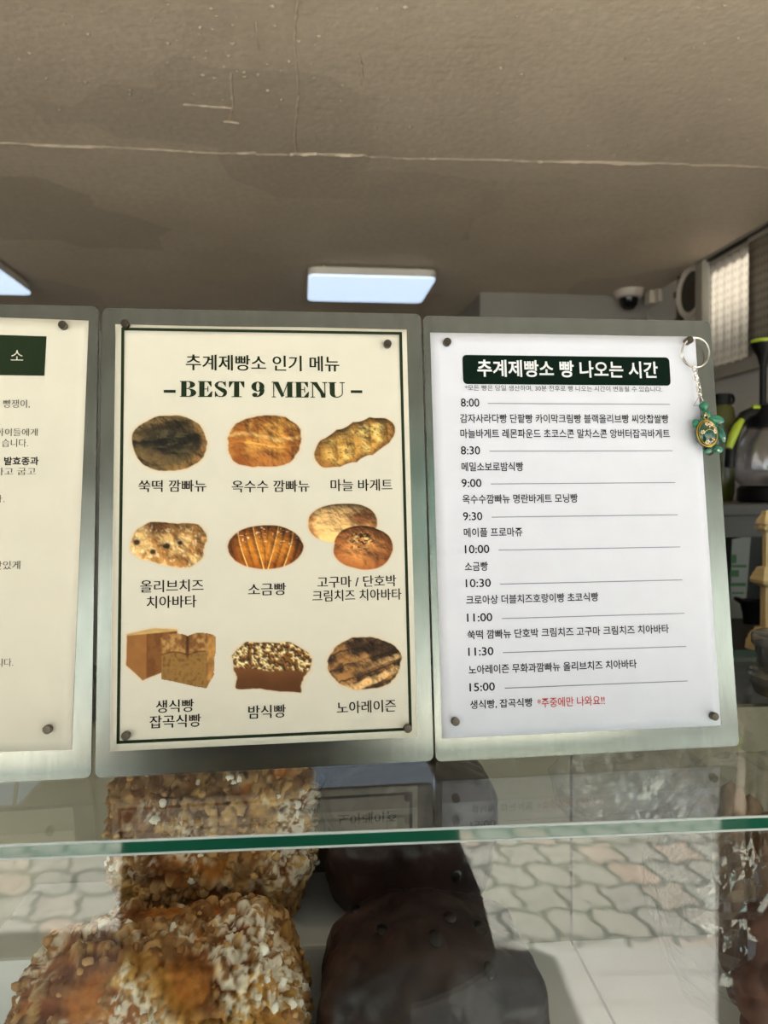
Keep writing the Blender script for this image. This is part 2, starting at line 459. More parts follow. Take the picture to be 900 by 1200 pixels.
# ------------------------------------------------------------------ ceiling lights
M['white_plastic'] = mat('white_plastic', (205, 198, 190), 0.4, var=0.03)
M['led'] = emit_mat('lit_diffuser', (203, 226, 255), 1.0)
M['clip'] = mat('brass_clip', (150, 130, 100), 0.4, 0.6)
def rr(x0, x1, y0, y1, r, n=6):
    P = []
    for cx, cy, a0 in ((x1-r, y1-r, 0), (x0+r, y1-r, 90), (x0+r, y0+r, 180), (x1-r, y0+r, 270)):
        for k in range(n+1):
            a = math.radians(a0+90*k/n); P.append((cx+r*math.cos(a), cy+r*math.sin(a)))
    return P
def lamp(x0, label):
    x1, y0, y1 = x0+0.545, 3.065, 3.472
    t = thing('ceiling_light', label, 'ceiling light', ((x0+x1)/2, (y0+y1)/2, CZ), 'flat ceiling lights')
    z = CZ
    MB().prism(rr(x0, x1, y0, y1, 0.035), lambda u, v, s: (u, v, z-0.012 if s else z-0.042)).make('frame', M['white_plastic'], t)
    b = MB().prism(rr(x0+0.002, x1-0.002, y0+0.002, y1-0.002, 0.033), lambda u, v, s: (u, v, z-0.042 if s else z-0.05))
    b.make('diffuser', M['led'], t, label='glowing cool white diffuser')
    for dx in (0.055, 0.45):
        MB().box(x0+dx, x0+dx+0.018, y0+0.01, y0+0.028, z-0.014, z+0.001).make('clip', M['clip'], t)
    MB().box(x0+0.1, x1-0.1, y0+0.1, y1-0.1, z-0.014, z+0.001).make('mount_plate', M['frame_dark'], t)
p0 = atz(361, 322, CZ-0.05); lamp(p0[0], 'lit rectangular ceiling light above the middle menu board')
p1 = atz(32, 341, CZ-0.05); lamp(p1[0]-0.545, 'lit ceiling light cut off by the picture edge above the leftmost board')

# ------------------------------------------------------------------ CCTV camera and round wall fan and pipe
M['black_gloss'] = mat('black_gloss', (18, 18, 20), 0.15)
M['cctv_white'] = mat('cctv_housing', (196, 184, 172), 0.4, var=0.04)
cp = aty(737, 338, 3.36); cz = cp[2]
t = thing('security_camera', 'white dome security camera on a bracket up in the corner by the ceiling', 'security camera', (cp[0], 3.36, cz-0.09))
MB().lathe([(0.03, 0.05), (0.066, 0.045), (0.074, 0.02), (0.072, -0.02), (0.06, -0.045), (0.04, -0.05)][::-1], (cp[0], 3.36, cz)).make('housing', M['cctv_white'], t, smooth=True)
MB().lathe([(0.001, -0.105), (0.024, -0.099), (0.04, -0.08), (0.046, -0.045)], (cp[0], 3.36, cz)).make('lens_dome', M['black_gloss'], t, smooth=True, label='glossy black dome')
MB().box(cp[0]+0.03, XW-0.01, 3.335, 3.385, cz+0.0, cz+0.04, bev=0.006).make('bracket_arm', M['cctv_white'], t)
MB().box(XW-0.022, XW, 3.30, 3.42, cz-0.075, cz+0.06, bev=0.006).make('wall_plate', M['cctv_white'], t)
MB().box(cp[0]+0.09, cp[0]+0.16, 3.33, 3.39, cz-0.075, cz+0.02, bev=0.006).make('junction_box', M['cctv_white'], t)

fp = atx(811, 342, XW-0.03); fh = 0.5*(atx(801, 342, XW-0.03)[1]-atx(822, 342, XW-0.03)[1])
t = thing('wall_fan', 'square wall fan with a round dark grille between the window frame and the corner', 'ventilation fan', (XW-0.03, fp[1], fp[2]-0.2))
MB().box(XW-0.03, XW, fp[1]-fh, fp[1]+fh, fp[2]-0.17, min(fp[2]+0.17, CZ-0.01), bev=0.006).make('housing', M['cctv_white'], t)
MB().lathe([(0.108, 0.0), (0.112, 0.012), (0.1, 0.018), (0.086, 0.010), (0.086, 0.0)], (XW-0.03, fp[1], fp[2]), (-1, 0, 0), 40, cap=False).make('ring', M['cctv_white'], t, smooth=True)
g = MB().lathe([(0.086, 0.0), (0.086, 0.004)], (XW-0.03, fp[1], fp[2]), (-1, 0, 0), 40)
for k in range(1, 6): 
    g.tube([(XW-0.036, fp[1]+0.0145*k*math.cos(a*0.2618), fp[2]+0.0145*k*math.sin(a*0.2618)) for a in range(24)], 0.0016, 6, closed=True)
g.make('grille', mat('fan_grille', (70, 62, 54), 0.6), t)
pp = atx(796, 345, XW-0.02)
MBp = MB().tube([(XW-0.015, pp[1], CZ-0.002), (XW-0.02, pp[1], CZ-0.1), (XW-0.016, pp[1]+0.01, CZ-0.2), (XW-0.02, pp[1], CZ-0.6)], 0.012, 10)
for dz in (0.08, 0.2, 0.33): MBp.box(XW-0.036, XW, pp[1]-0.022, pp[1]+0.022, CZ-dz-0.012, CZ-dz+0.012)
props(MBp.make('wall_pipe', mat('brown_pipe', (84, 66, 52), 0.5), org=(XW-0.02, pp[1], CZ-0.6), smooth=True), 'thin brown pipe running down the wall beside the round fan', 'pipe')

# ------------------------------------------------------------------ board plane (three steel boards lean back on the glass)
D0, LEAN = 0.5253, math.radians(7.25)
EU = np.array([0, math.sin(LEAN), math.cos(LEAN)]); EN = np.array([0, -math.cos(LEAN), math.sin(LEAN)])
B0 = np.array([0, D0, H])
def bp(u, v, n=0.0):
    return B0+np.array([u, 0, 0])+EU*v+EN*n
def uv(x, y):
    q = ray(x, y); tt = (EN@(B0-CAMP))/(EN@q); P = CAMP+q*tt-B0
    return P[0], P@EU
GT = H-0.1915                                        # top of the glass

def metal_mat():
    b = NB('brushed_steel'); v = b.coord((260, 260, 5))
    n1 = b.noise(v, 1.0, 3)
    v2 = b.coord()
    n2 = b.noise(v2, 14, 2)
    c = b.ramp(n2, [(0.2, L4((142, 140, 130))), (0.8, L4((156, 154, 145)))])
    c2 = b.ramp(n1, [(0.3, (0.88, 0.88, 0.88, 1)), (0.7, (1.06, 1.06, 1.06, 1))])
    b.l(b.mixrgb(1.0, c, c2, 'MULTIPLY'), b.b.inputs['Base Color'])
    b.b.inputs['Metallic'].default_value = 1.0
    r = b.ramp(n2, [(0.3, (0.19, 0.19, 0.19, 1)), (0.7, (0.25, 0.25, 0.25, 1))])
    b.l(r, b.b.inputs['Roughness'])
    return b.m
M['steel'] = metal_mat()
M['steel_edge'] = mat('steel_edge', (205, 203, 196), 0.3, 1.0, var=0.03)
def board(u0, u1, v0, v1, label):
    mid = bp((u0+u1)/2, v0)
    t = thing('menu_board', label, 'menu board', tuple(mid), 'steel menu boards')
    P = rr(u0, u1, v0, v1, 0.0045)
    q = len(P)
    b = MB().prism(P, lambda u, v, s: bp(u, v, 0 if s else -0.003))
    b.mi = [0, 0]+[1]*q
    b.make('plate', [M['steel'], M['steel_edge']], t)
    # bent strut at the back that keeps the board leaning
    s = MB(); uc = (u0+u1)/2
    a = bp(uc, v0+0.2, -0.004); foot = np.array([uc, a[1]+0.075, GT+0.0015])
    for du in (-0.03, 0.03):
        s.tube([a+np.array([du, 0, 0]), foot+np.array([du, 0, 0])], 0.0015, 8)
    s.tube([foot+np.array([-0.03, 0, 0]), foot+np.array([0.03, 0, 0])], 0.0015, 8)
    s.make('back_strut', M['steel_edge'], t)
board(-0.3715, -0.1432, -0.1925, 0.1350, 'brushed steel board with the cream notice, cut by the left picture edge')
board(-0.1405, 0.0902, -0.1927, 0.1338, 'brushed steel board in the middle holding the bread photo menu')
board(0.0918, 0.3206, -0.1935, 0.1325, 'brushed steel board holding the white baking timetable and the keyring')

# ------------------------------------------------------------------ papers
def paper_mat(name, col, var=0.02):
    return mat(name, col, 0.75, var=var, scale=40, spec=0.25)
M['paper_cream'] = paper_mat('cream_paper', (212, 206, 191))
M['paper_white'] = paper_mat('white_paper', (210, 211, 222))
M['ink'] = mat('black_ink', (34, 32, 31), 0.8, spec=0.06)
M['ink_soft'] = mat('grey_ink', (72, 68, 62), 0.8, spec=0.06)
M['ink_green'] = mat('dark_green_ink', (36, 47, 31), 0.8, spec=0.06)
M['ink_banner'] = mat('banner_green_ink', (10, 27, 19), 0.8, spec=0.06)
M['ink_white'] = mat('unprinted_white', (216, 217, 220), 0.7, spec=0.2)
M['ink_cream'] = mat('unprinted_cream', (212, 206, 191), 0.7, spec=0.2)
M['ink_red'] = mat('red_ink', (190, 52, 40), 0.7, spec=0.2)
M['ink_rule'] = mat('grey_rule', (128, 128, 138), 0.7, spec=0.2)

def sheet(corners, wave=0.0, seed=0):
    """corners in (u,v): TL, TR, BR, BL; returns verts and faces of a thin sheet"""
    TL, TR, BR, BL = [np.array(c) for c in corners]
    nx, ny = 28, 36; V = []; F = []
    for s in (0, 1):
        for j in range(ny+1):
            for i in range(nx+1):
                a, b = i/nx, j/ny
                p = (TL*(1-a)+TR*a)*(1-b)+(BL*(1-a)+BR*a)*b
                wv = wave*math.exp(-b*75)*(math.sin(a*9+seed)*0.5+0.5)
                V.append(bp(p[0], p[1], 0.00025+wv+(0.00015 if s else 0)))
    k = (nx+1)*(ny+1)
    for j in range(ny):
        for i in range(nx):
            a = j*(nx+1)+i
            F.append([a+k, a+k+nx+1, a+k+nx+2, a+k+1]); F.append([a, a+1, a+nx+2, a+nx+1])
    edge = [i for i in range(nx+1)]+[j*(nx+1)+nx for j in range(1, ny+1)]+[ny*(nx+1)+i for i in range(nx-1, -1, -1)]+[j*(nx+1) for j in range(ny-1, 0, -1)]
    for i in range(len(edge)):
        a, b = edge[i], edge[(i+1) % len(edge)]; F.append([a, a+k, b+k, b])
    return V, F
NI = 0.00062                                          # height of the print above the board
def paper(name, label, cat, corners, m, wave=0.0, seed=0):
    BL, BR = corners[3], corners[2]
    org = bp((BL[0]+BR[0])/2, min(BL[1], BR[1]), 0.0003)
    t = thing(name, label, cat, tuple(org))
    V, F = sheet(corners, wave, seed)
    mk('paper_sheet', V, F, m, t, smooth=True)
    return t

# lettering: text is set with the default font, fitted into measured places, and laid on the paper as flat ink
TXT = []
def text(part, s, xl, xr, yc, h, off=0.0, serif=False, n=NI):
    TXT.append(dict(part=part, s=s, xl=xl, xr=xr, yc=yc, h=h, off=off, serif=serif, n=n))
def resolve_text():
    tmp = []
    for d in TXT:
        cu = bpy.data.curves.new('lettering', 'FONT'); cu.body = d['s']; cu.size = 1.0; cu.resolution_u = 3
        cu.offset = d['off'] if not d['serif'] else d['off']-0.012; cu.fill_mode = 'BOTH'
        o = bpy.data.objects.new('lettering', cu); C.objects.link(o); tmp.append(o)
    bpy.context.view_layer.update(); dg = bpy.context.evaluated_depsgraph_get()
    for d, o in zip(TXT, tmp):
        me = bpy.data.meshes.new_from_object(o.evaluated_get(dg))
        V = np.zeros(len(me.vertices)*3); me.vertices.foreach_get('co', V); V = V.reshape(-1, 3)[:, :2]
        F = [list(p.vertices) for p in me.polygons]
        if d['serif']:                                # second, shifted pass: thick uprights, thin horizontals
            k = len(V); V = np.vstack([V, V+np.array([0.032, 0.0])]); F = F+[[i+k for i in f] for f in F]
        u0, v0 = uv(d['xl'], d['yc']); u1, _ = uv(d['xr'], d['yc'])
        hh = d['h']*abs(uv(d['xl'], d['yc']-5)[1]-uv(d['xl'], d['yc']+5)[1])/10
        mn, mx = V.min(0), V.max(0)
        X = u0+(V[:, 0]-mn[0])/(mx[0]-mn[0])*(u1-u0); Y = v0+((V[:, 1]-mn[1])/(mx[1]-mn[1])-0.5)*hh
        P = np.array([bp(a, b, d['n']) for a, b in zip(X, Y)])
        d['part'].add(P, F); bpy.data.meshes.remove(me)
        cu = o.data; bpy.data.objects.remove(o); bpy.data.curves.remove(cu)
def rect_uv(b, u0, u1, v0, v1, n=NI): b.add([bp(u0, v0, n), bp(u1, v0, n), bp(u1, v1, n), bp(u0, v1, n)], [[0, 1, 2, 3]])
def rect_px(b, x0, x1, yc, h, n=NI):
    u0, v = uv(x0, yc); u1, _ = uv(x1, yc); k = h*0.00031
    rect_uv(b, u0, u1, v-k, v+k, n)

# --- left notice
c1 = [uv(-60, 372.5), uv(104, 376), uv(84, 878.5), uv(-82, 881)]
c1[0] = (c1[1][0]-0.2095, c1[1][1]+0.0035); c1[3] = (c1[2][0]-0.2095, c1[2][1]+0.0035)
pl = paper('notice_sheet', 'cream notice sheet with a dark green heading block, on the leftmost steel board', 'notice', c1, M['paper_cream'], 0.0004, 1)
b = MB(); q = [uv(-70, 390.5), uv(55, 394.5), uv(52.5, 440.7), uv(-70, 439)]
b.add([bp(*a, n=NI) for a in q][::-1], [[0, 1, 2, 3]]); hb = b.make('heading_block', M['ink_green'], pl, label='dark green heading block')
W1 = MB(); text(W1, '소', 13.3, 27.7, 416.7, 12, -0.004, n=NI+0.0002)
T1 = MB()
for a in (('빵쟁이,', 4.3, 35.3, 473.5, 10), ('아이들에게', -4, 44.3, 506.7, 9), ('습니다.', 2.7, 33.3, 519.3, 9.5), ('하고 굽고', -6, 42.3, 552.7, 9),
          ('다.', -8, 6, 584.7, 9), ('맛있게', -7, 24, 662.7, 10), ('니다.', -4, 16, 776.7, 9.5)): text(T1, *a, serif=True)
T1b = MB(); text(T1b, '발효종과', 5.3, 45.6, 540.5, 10, 0.022)

# --- middle menu
c2 = [(-0.1310, 0.1213), (0.0790, 0.1213), (0.0790, -0.1757), (-0.1310, -0.1757)]
pm = paper('menu_sheet', 'cream menu sheet with nine bread photos and a green border on the middle board', 'menu', c2, M['paper_cream'], 0.0012, 2)
b = MB(); TL, TR, BRr, BL = uv(142.5, 385), uv(471, 389.5), uv(482.5, 856), uv(137, 871.5)
k = 0.0021; u0, u1, v1, v0 = (TL[0]+BL[0])/2, (TR[0]+BRr[0])/2, (TL[1]+TR[1])/2, (BL[1]+BRr[1])/2
NB2 = NI+0.0009
for i in range(40):
    a0, a1 = i/40, (i+1)/40
    for (A, Bb, Cc, Dd) in (((u0, v0), (u1, v0), 0, k), ((u0, v1-k), (u1, v1-k), 0, k)):
        rect_uv(b, A[0]+(Bb[0]-A[0])*a0, A[0]+(Bb[0]-A[0])*a1, A[1], A[1]+Dd, NB2 if A[1] > 0 else NI)
b.add([bp(u0, v0, NI), bp(u0+k, v0, NI), bp(u0+k, v1-0.05, NI), bp(u0, v1-0.05, NI)], [[0, 1, 2, 3]])
b.add([bp(u1-k, v0, NI), bp(u1, v0, NI), bp(u1, v1-0.05, NI), bp(u1-k, v1-0.05, NI)], [[0, 1, 2, 3]])
b.add([bp(u0, v1-0.05, NI), bp(u0+k, v1-0.05, NI), bp(u0+k, v1, NB2), bp(u0, v1, NB2)], [[0, 1, 2, 3]])
b.add([bp(u1-k, v1-0.05, NI), bp(u1, v1-0.05, NI), bp(u1, v1, NB2), bp(u1-k, v1, NB2)], [[0, 1, 2, 3]])
b.make('border', M['ink_green'], pm, label='thin dark green border line')
T2 = MB(); text(T2, '추계제빵소 인기 메뉴', 217.9, 397.7, 424.8, 18.5, 0.013, True)
CAPS = []
for s in ((('쑥떡 깜빠뉴', 162.4, 242, 569.9, 14),), (('옥수수 깜빠뉴', 271.6, 362.6, 570.2, 14),), (('마늘 바게트', 387.3, 459.7, 568.8, 14),),
          (('올리브치즈', 164.6, 238.7, 687.4, 14.5), ('치아바타', 172, 230.5, 705.9, 14.5)), (('소금빵', 290.7, 335.3, 691, 14.5),),
          (('고구마 / 단호박', 371.7, 464.4, 682.4, 13.5), ('크림치즈 치아바타', 366, 470.5, 698.6, 13.5)),
          (('생식빵', 182.8, 227.4, 828, 15), ('잡곡식빵', 175.4, 235.7, 846.2, 15)), (('밤식빵', 291, 335, 834.6, 15.5),), (('노아레이즌', 394.7, 464, 829.4, 14.5),)):
    m_ = MB(); CAPS.append(m_)
    for a in s: text(m_, *a, off=0.010, serif=True)

# heavy fat-face capitals of the heading, drawn stroke by stroke (unit height 1)
def fat(chars):
    polys = []; x = 0.0
    TS, TH, SF = 0.27, 0.055, 0.07
    R = lambda a, b, c, d: polys.append([(x+a, c), (x+b, c), (x+b, d), (x+a, d)])
    Q = lambda *p: polys.append([(x+a, c) for a, c in p])
    def bowl(cx, cy, ro, hy, ri, hi, a0, a1, n=18):
        for i in range(n):
            t0 = math.radians(a0+(a1-a0)*i/n); t1 = math.radians(a0+(a1-a0)*(i+1)/n)
            polys.append([(x+cx+ri*math.cos(t0), cy+hi*math.sin(t0)), (x+cx+ro*math.cos(t0), cy+hy*math.sin(t0)),
                          (x+cx+ro*math.cos(t1), cy+hy*math.sin(t1)), (x+cx+ri*math.cos(t1), cy+hi*math.sin(t1))])
    for ch in chars:
        if ch == 'B':
            R(0, 0.46, 0, TH); R(0, 0.46, 1-TH, 1); R(0.07, 0.07+TS, 0, 1); R(0.3, 0.48, 0.5, 0.55)
            bowl(0.44, 0.775, 0.34, 0.225, 0.08, 0.17, -90, 90); bowl(0.46, 0.262, 0.38, 0.262, 0.10, 0.207, -90, 90); x += 0.90
        elif ch == 'E':
            R(0, 0.72, 0, TH); R(0, 0.70, 1-TH, 1); R(0.07, 0.07+TS, 0, 1); R(0.3, 0.52, 0.48, 0.53); R(0.49, 0.54, 0.33, 0.68)
            Q((0.66, 1), (0.5, 1-TH), (0.66, 0.66), (0.70, 0.66), (0.70, 1)); Q((0.48, TH), (0.72, 0), (0.75, 0.36), (0.70, 0.36)); x += 0.80
        elif ch == 'S':
            bowl(0.34, 0.74, 0.30, 0.26, 0.13, 0.20, 60, 200); bowl(0.36, 0.26, 0.32, 0.26, 0.13, 0.20, -120, 20)
            Q((0.04, 0.70), (0.12, 0.56), (0.66, 0.28), (0.68, 0.36), (0.60, 0.50), (0.16, 0.72)); Q((0.10, 0.58), (0.30, 0.56), (0.66, 0.32), (0.45, 0.28))
            R(0.57, 0.62, 0.66, 1.0); R(0.05, 0.10, 0.0, 0.36); Q((0.40, 0.99), (0.57, 0.72), (0.57, 0.95)); Q((0.10, 0.30), (0.26, 0.02), (0.10, 0.06)); x += 0.75
        elif ch == 'T':
            R(0.27, 0.27+TS, 0, 1); R(0.14, 0.67, 0, TH); R(0, 0.81, 1-TH, 1)
            Q((0.0, 1), (0.0, 0.62), (0.05, 0.62), (0.22, 0.95)); Q((0.81, 1), (0.59, 0.95), (0.76, 0.62), (0.81, 0.62)); x += 0.85
        elif ch == 'M':
            R(0, 0.22, 0, TH); R(0.08, 0.13, 0, 1); R(0, 0.30, 1-TH, 1); Q((0.08, 1), (0.36, 1), (0.66, 0.12), (0.52, 0.0))
            Q((0.52, 0), (0.60, 0.12), (0.90, 1), (0.84, 1)); R(0.82, 0.82+TS, 0, 1); R(0.72, 1.16, 0, TH); R(0.84, 1.16, 1-TH, 1); x += 1.20
        elif ch == 'N':
            R(0, 0.24, 0, TH); R(0.09, 0.145, 0, 1); R(0, 0.26, 1-TH, 1); Q((0.06, 1), (0.36, 1), (0.80, 0.0), (0.72, 0.0)); R(0.745, 0.80, 0, 1)
            R(0.64, 0.90, 1-TH, 1); Q((0.36, 0.95), (0.80, 0.15), (0.80, 0), (0.58, 0.0)); x += 0.94
        elif ch == 'U':
            R(0, 0.42, 1-TH, 1); R(0.07, 0.07+TS, 0.30, 1); R(0.60, 0.88, 1-TH, 1); R(0.72, 0.77, 0.3, 1)
            bowl(0.42, 0.30, 0.35, 0.30, 0.30, 0.235, 270, 360); bowl(0.42, 0.30, 0.35, 0.30, 0.08, 0.235, 180, 270); x += 0.92
        elif ch == '9':
            bowl(0.34, 0.68, 0.34, 0.32, 0.09, 0.27, 0, 360, 30); bowl(0.22, 0.42, 0.46, 0.42, 0.22, 0.37, -70, 40)
            bowl(0.18, 0.15, 0.14, 0.14, 0.0, 0.0, 0, 360, 14); Q((0.06, 0.10), (0.30, 0.0), (0.38, 0.03), (0.34, 0.06), (0.20, 0.06)); x += 0.74
        else: x += 0.30
        if ch != ' ': x += 0.025
    return polys, x
FB = MB(); polys, wd = fat('BEST 9 MENU')
ua, va = uv(211, 456); ub, vb = uv(405.5, 456.8); hh = 19*0.00061
for pn, p in enumerate(polys):
    P = [bp(ua+(ub-ua)*a/wd, va-0.5*hh+hh*c, NI+0.00001*(pn % 5)) for a, c in p]
    FB.add(P, [list(range(len(P)))])
rect_px(FB, 192, 206, 458.8, 3.4); rect_px(FB, 411, 424.5, 459.2, 3.4)
FB.make('bold_heading', M['ink_green'], pm, label='fat dark green capitals')

# --- timetable
c3 = [(0.0968, 0.1193), (0.3068, 0.1193), (0.3068, -0.1777), (0.0968, -0.1777)]
pt = paper('timetable_sheet', 'white bread timetable sheet with a dark green title bar on the board with the keyring', 'timetable', c3, M['paper_white'], 0.0005, 4)
a0, a1 = uv(542.2, 416), uv(785, 453); a2 = uv(542, 449.6); a3 = uv(784.4, 419.3)
b = MB(); P = rr((a0[0]+a2[0])/2, (a1[0]+a3[0])/2, (a1[1]+a2[1])/2, (a0[1]+a3[1])/2, 0.0032)
b.add([bp(u, v, NI) for u, v in P], [list(range(len(P)))])
bn = b.make('title_banner', M['ink_banner'], pt, label='dark green rounded title bar')
W3 = MB(); text(W3, '추계제빵소 빵 나오는 시간', 559, 770, 431.7, 20, 0.02, n=NI+0.0002)
F3 = MB(); text(F3, '*모든 빵은 당일 생산하며, 30분 전후로 빵 나오는 시간이 변동될 수 있습니다.', 544.7, 775.4, 454.8, 7)
T3 = MB(); H3 = []; R3 = MB(); K3 = MB()
for s, xl, xr, y, la, lb in (('8:00', 539.8, 561.5, 472, 571.4, 784.4), ('8:30', 539.8, 562.4, 528, 573.5, 787.7), ('9:00', 540.6, 564, 566.3, 575, 791),
                             ('9:30', 542.4, 565, 605.2, 576, 794), ('10:00', 544.6, 573.2, 643.8, 584, 796.8), ('10:30', 545.5, 575, 683.6, 585.8, 799.4),
                             ('11:00', 547, 576.7, 723.9, 588, 802), ('11:30', 548.5, 578, 763.8, 589, 804), ('15:00', 550, 579.7, 805.4, 591.4, 806)):
    H3.append(MB()); text(H3[-1], s, xl, xr, y, 9.8, 0.010); rect_px(R3, la, lb, y+1.0, 0.9)
for s, xl, xr, y in (('감자사라다빵 단팥빵 카이막크림빵 블랙올리브빵 씨앗찹쌀빵', 539, 783, 490.5), ('마늘바게트 레몬파운드 초코스콘 말차스콘 앙버터잡곡바게트', 539.3, 784.4, 508.3),
                     ('메밀소보로밤식빵', 540.6, 613, 547.2), ('옥수수깜빠뉴 명란바게트 모닝빵', 541.8, 676.7, 585.2), ('메이플 프로마쥬', 543.3, 612, 624.3),
                     ('소금빵', 544.6, 571.5, 664), ('크로아상 더블치즈호랑이빵 초코식빵', 546, 701, 703.3), ('쑥떡 깜빠뉴 단호박 크림치즈 고구마 크림치즈 치아바타', 547.6, 783.8, 744),
                     ('노아레이즌 무화과깜빠뉴 올리브치즈 치아바타', 549, 746, 785), ('생식빵, 잡곡식빵', 550.7, 624, 826)):
    text(T3, s, xl, xr, y, 10.8, 0.012)
text(K3, '*주중에만 나와요!!', 629.5, 708.4, 823.6, 11.5, 0.006)
resolve_text()
W1.make('lettering', M['ink_cream'], hb); T1.make('lettering', M['ink_soft'], pl); T1b.make('bold_lettering', M['ink'], pl)
T2.make('heading', M['ink_green'], pm)
for m_ in CAPS: m_.make('caption', M['ink'], pm)
W3.make('lettering', M['ink_white'], bn); F3.make('fine_print', M['ink'], pt); T3.make('bread_lines', M['ink'], pt); [h_.make('time_heading', M['ink'], pt) for h_ in H3]
R3.make('rule_lines', M['ink_rule'], pt); K3.make('red_note', M['ink_red'], pt, label='red note at the end of the last line')

# --- printed bread photos on the menu: the print's own colours, dot by dot
M['print'] = vmat('photo_print', 0.7, 0.2)
PAPER_RGB = np.array((212, 206, 191), float)
def rot(S, T, a):
    c, s = math.cos(a), math.sin(a); return S*c+T*s, -S*s+T*c
def relief(h, sx, sy, amb=0.42, k=0.80):
    n_ = h.shape; jj, ii = np.meshgrid(np.arange(n_[0]), np.arange(n_[1]), indexing='ij')
    h = h+0.10*fbm(np.stack([ii, jj], -1)*1.0, 0.16, 77, 3)+0.16*fbm(np.stack([ii, jj], -1)*1.0, 0.055, 78, 2)
    gy, gx = np.gradient(h)
    gx = gx/sx; gy = gy/sy
    nx, ny, nz = -gx, -gy, np.ones_like(h)
    ln = np.sqrt(nx*nx+ny*ny+nz*nz)
    return amb+k*((nx*-0.35+ny*0.6+nz*0.7)/ln)
def edge(d, S, T, seed, a=0.06):
    return d+a*(fbm(np.stack([S, T], -1), 3.0, seed, 3)-0.5)*2
def photo(box, fn, part_label, seed, over=False):
    x0, y0, x1, y1 = box
    pad = 3; x0 -= pad; y0 -= pad; x1 += pad; y1 += pad
    step = 0.75
    nx, ny = int((x1-x0)/step), int((y1-y0)/step)
    S, T = np.meshgrid(np.linspace(-1, 1, nx+1)*(x1-x0)/(x1-x0-2*pad), np.linspace(-1, 1, ny+1)*(y1-y0)/(y1-y0-2*pad))
    asp = (x1-x0)/(y1-y0)
    rgb, d = fn(S, T, asp, seed)                     # d < 1 inside
    a = sstep(1.0, 0.955, d); halo = sstep(1.12, 0.98, d)
    if over: a = sstep(1.06, 0.99, d); halo = halo*0
    out = lerp(np.array((150, 104, 60.)) if over else PAPER_RGB, np.array((216, 190, 154.)), halo*0.5)
    out = out*(1-a[..., None])+np.clip(rgb*0.93, 6, 245)*a[..., None]
    q = uv((x0+x1)/2, (y0+y1)/2); kx = 0.5*(uv(x1, (y0+y1)/2)[0]-uv(x0, (y0+y1)/2)[0]); ky = 0.5*(uv((x0+x1)/2, y0)[1]-uv((x0+x1)/2, y1)[1])
    jj, ii = np.meshgrid(np.arange(ny+1), np.arange(nx+1), indexing='ij')
    V = np.stack([bp(q[0]-kx+2*kx*i/nx, q[1]+ky-2*ky*j/ny, NI+(0.00006 if over else 0)) for j, i in zip(jj.ravel(), ii.ravel())])
    keep = d < (1.0 if over else 1.13)
    F = []
    for j in range(ny):
        for i in range(nx):
            if keep[j, i] or keep[j+1, i+1]:
                k0 = j*(nx+1)+i; F.append([k0, k0+nx+1, k0+nx+2, k0+1])
    used = np.zeros(len(V), bool)
    for f in F: used[f] = True
    idx = np.cumsum(used)-1
    F = [[idx[i] for i in f] for f in F]
    mk('bread_picture', V[used], F, M['print'], pm, cols=lin(out.reshape(-1, 3)[used]), label=part_label)
def pts(S, T): return np.stack([S, T], -1)
def f_mugwort(S, T, asp, sd):
    s, t = rot(S, T, -0.15); d = edge((np.abs(s/0.99)**2.2+np.abs(t/0.98)**2.2)**0.5, S, T, sd, 0.05)
    wv = fbm(pts(S*1.5, T), 2.2, sd, 4)
    r = np.sqrt((s*1.0)**2+(t*1.15)**2)
    h = np.sqrt(np.clip(1-d*d*0.9, 0, 1))*0.5+0.10*np.cos(9*(r+0.35*wv))+0.16*wv+0.12*np.abs(np.sin(5*t+2*wv))
    col = lerp((52, 44, 32), (118, 94, 58), sstep(0.35, 0.95, r+0.5*(wv-0.5)))
    col = lerp(col, (36, 34, 27), sstep(0.50, 0.15, np.abs(t+0.1+0.5*(wv-0.5))+0.3*r+0.25*(fbm(pts(S, T), 7, sd+2, 3)-0.4)))
    col = lerp(col, (92, 82, 52), sstep(0.55, 0.7, fbm(pts(S*1.2, T*2.4), 3.5, sd+6, 3))*0.7)
    col = lerp(col, (150, 112, 64), sstep(0.72, 0.95, r)*sstep(0.0, 0.8, s+0.6*t))
    return col*relief(h, 0.03, 0.04)[..., None]*0.92, d
def f_corn(S, T, asp, sd):
    d = edge((np.abs(S)**2.4+np.abs(T*1.0+0.05*S)**2.3)**0.5, S, T, sd, 0.08)
    wv = fbm(pts(S*1.5, T), 2.6, sd, 4); line = T-0.12-0.10*np.sin(3*S)+0.12*(wv-0.5)
    h = np.sqrt(np.clip(1-d*d*0.9, 0, 1))*0.6+0.22*wv+0.14*sstep(0.04, -0.04, line)
    col = lerp((196, 140, 66), (150, 92, 40), sstep(0.3, 0.7, wv)); col = lerp(col, (120, 66, 28), sstep(0.05, 0.8, line))
    col = lerp(col, (222, 180, 112), sstep(0.14, 0.0, np.abs(line+0.3))*0.7)
    col = lerp(col, (176, 116, 56), sstep(0.2, 0.45, line)*sstep(0.9, 0.3, np.abs(S-0.2))*0.6)
    return col*relief(h, 0.03, 0.045)[..., None]*1.1, d
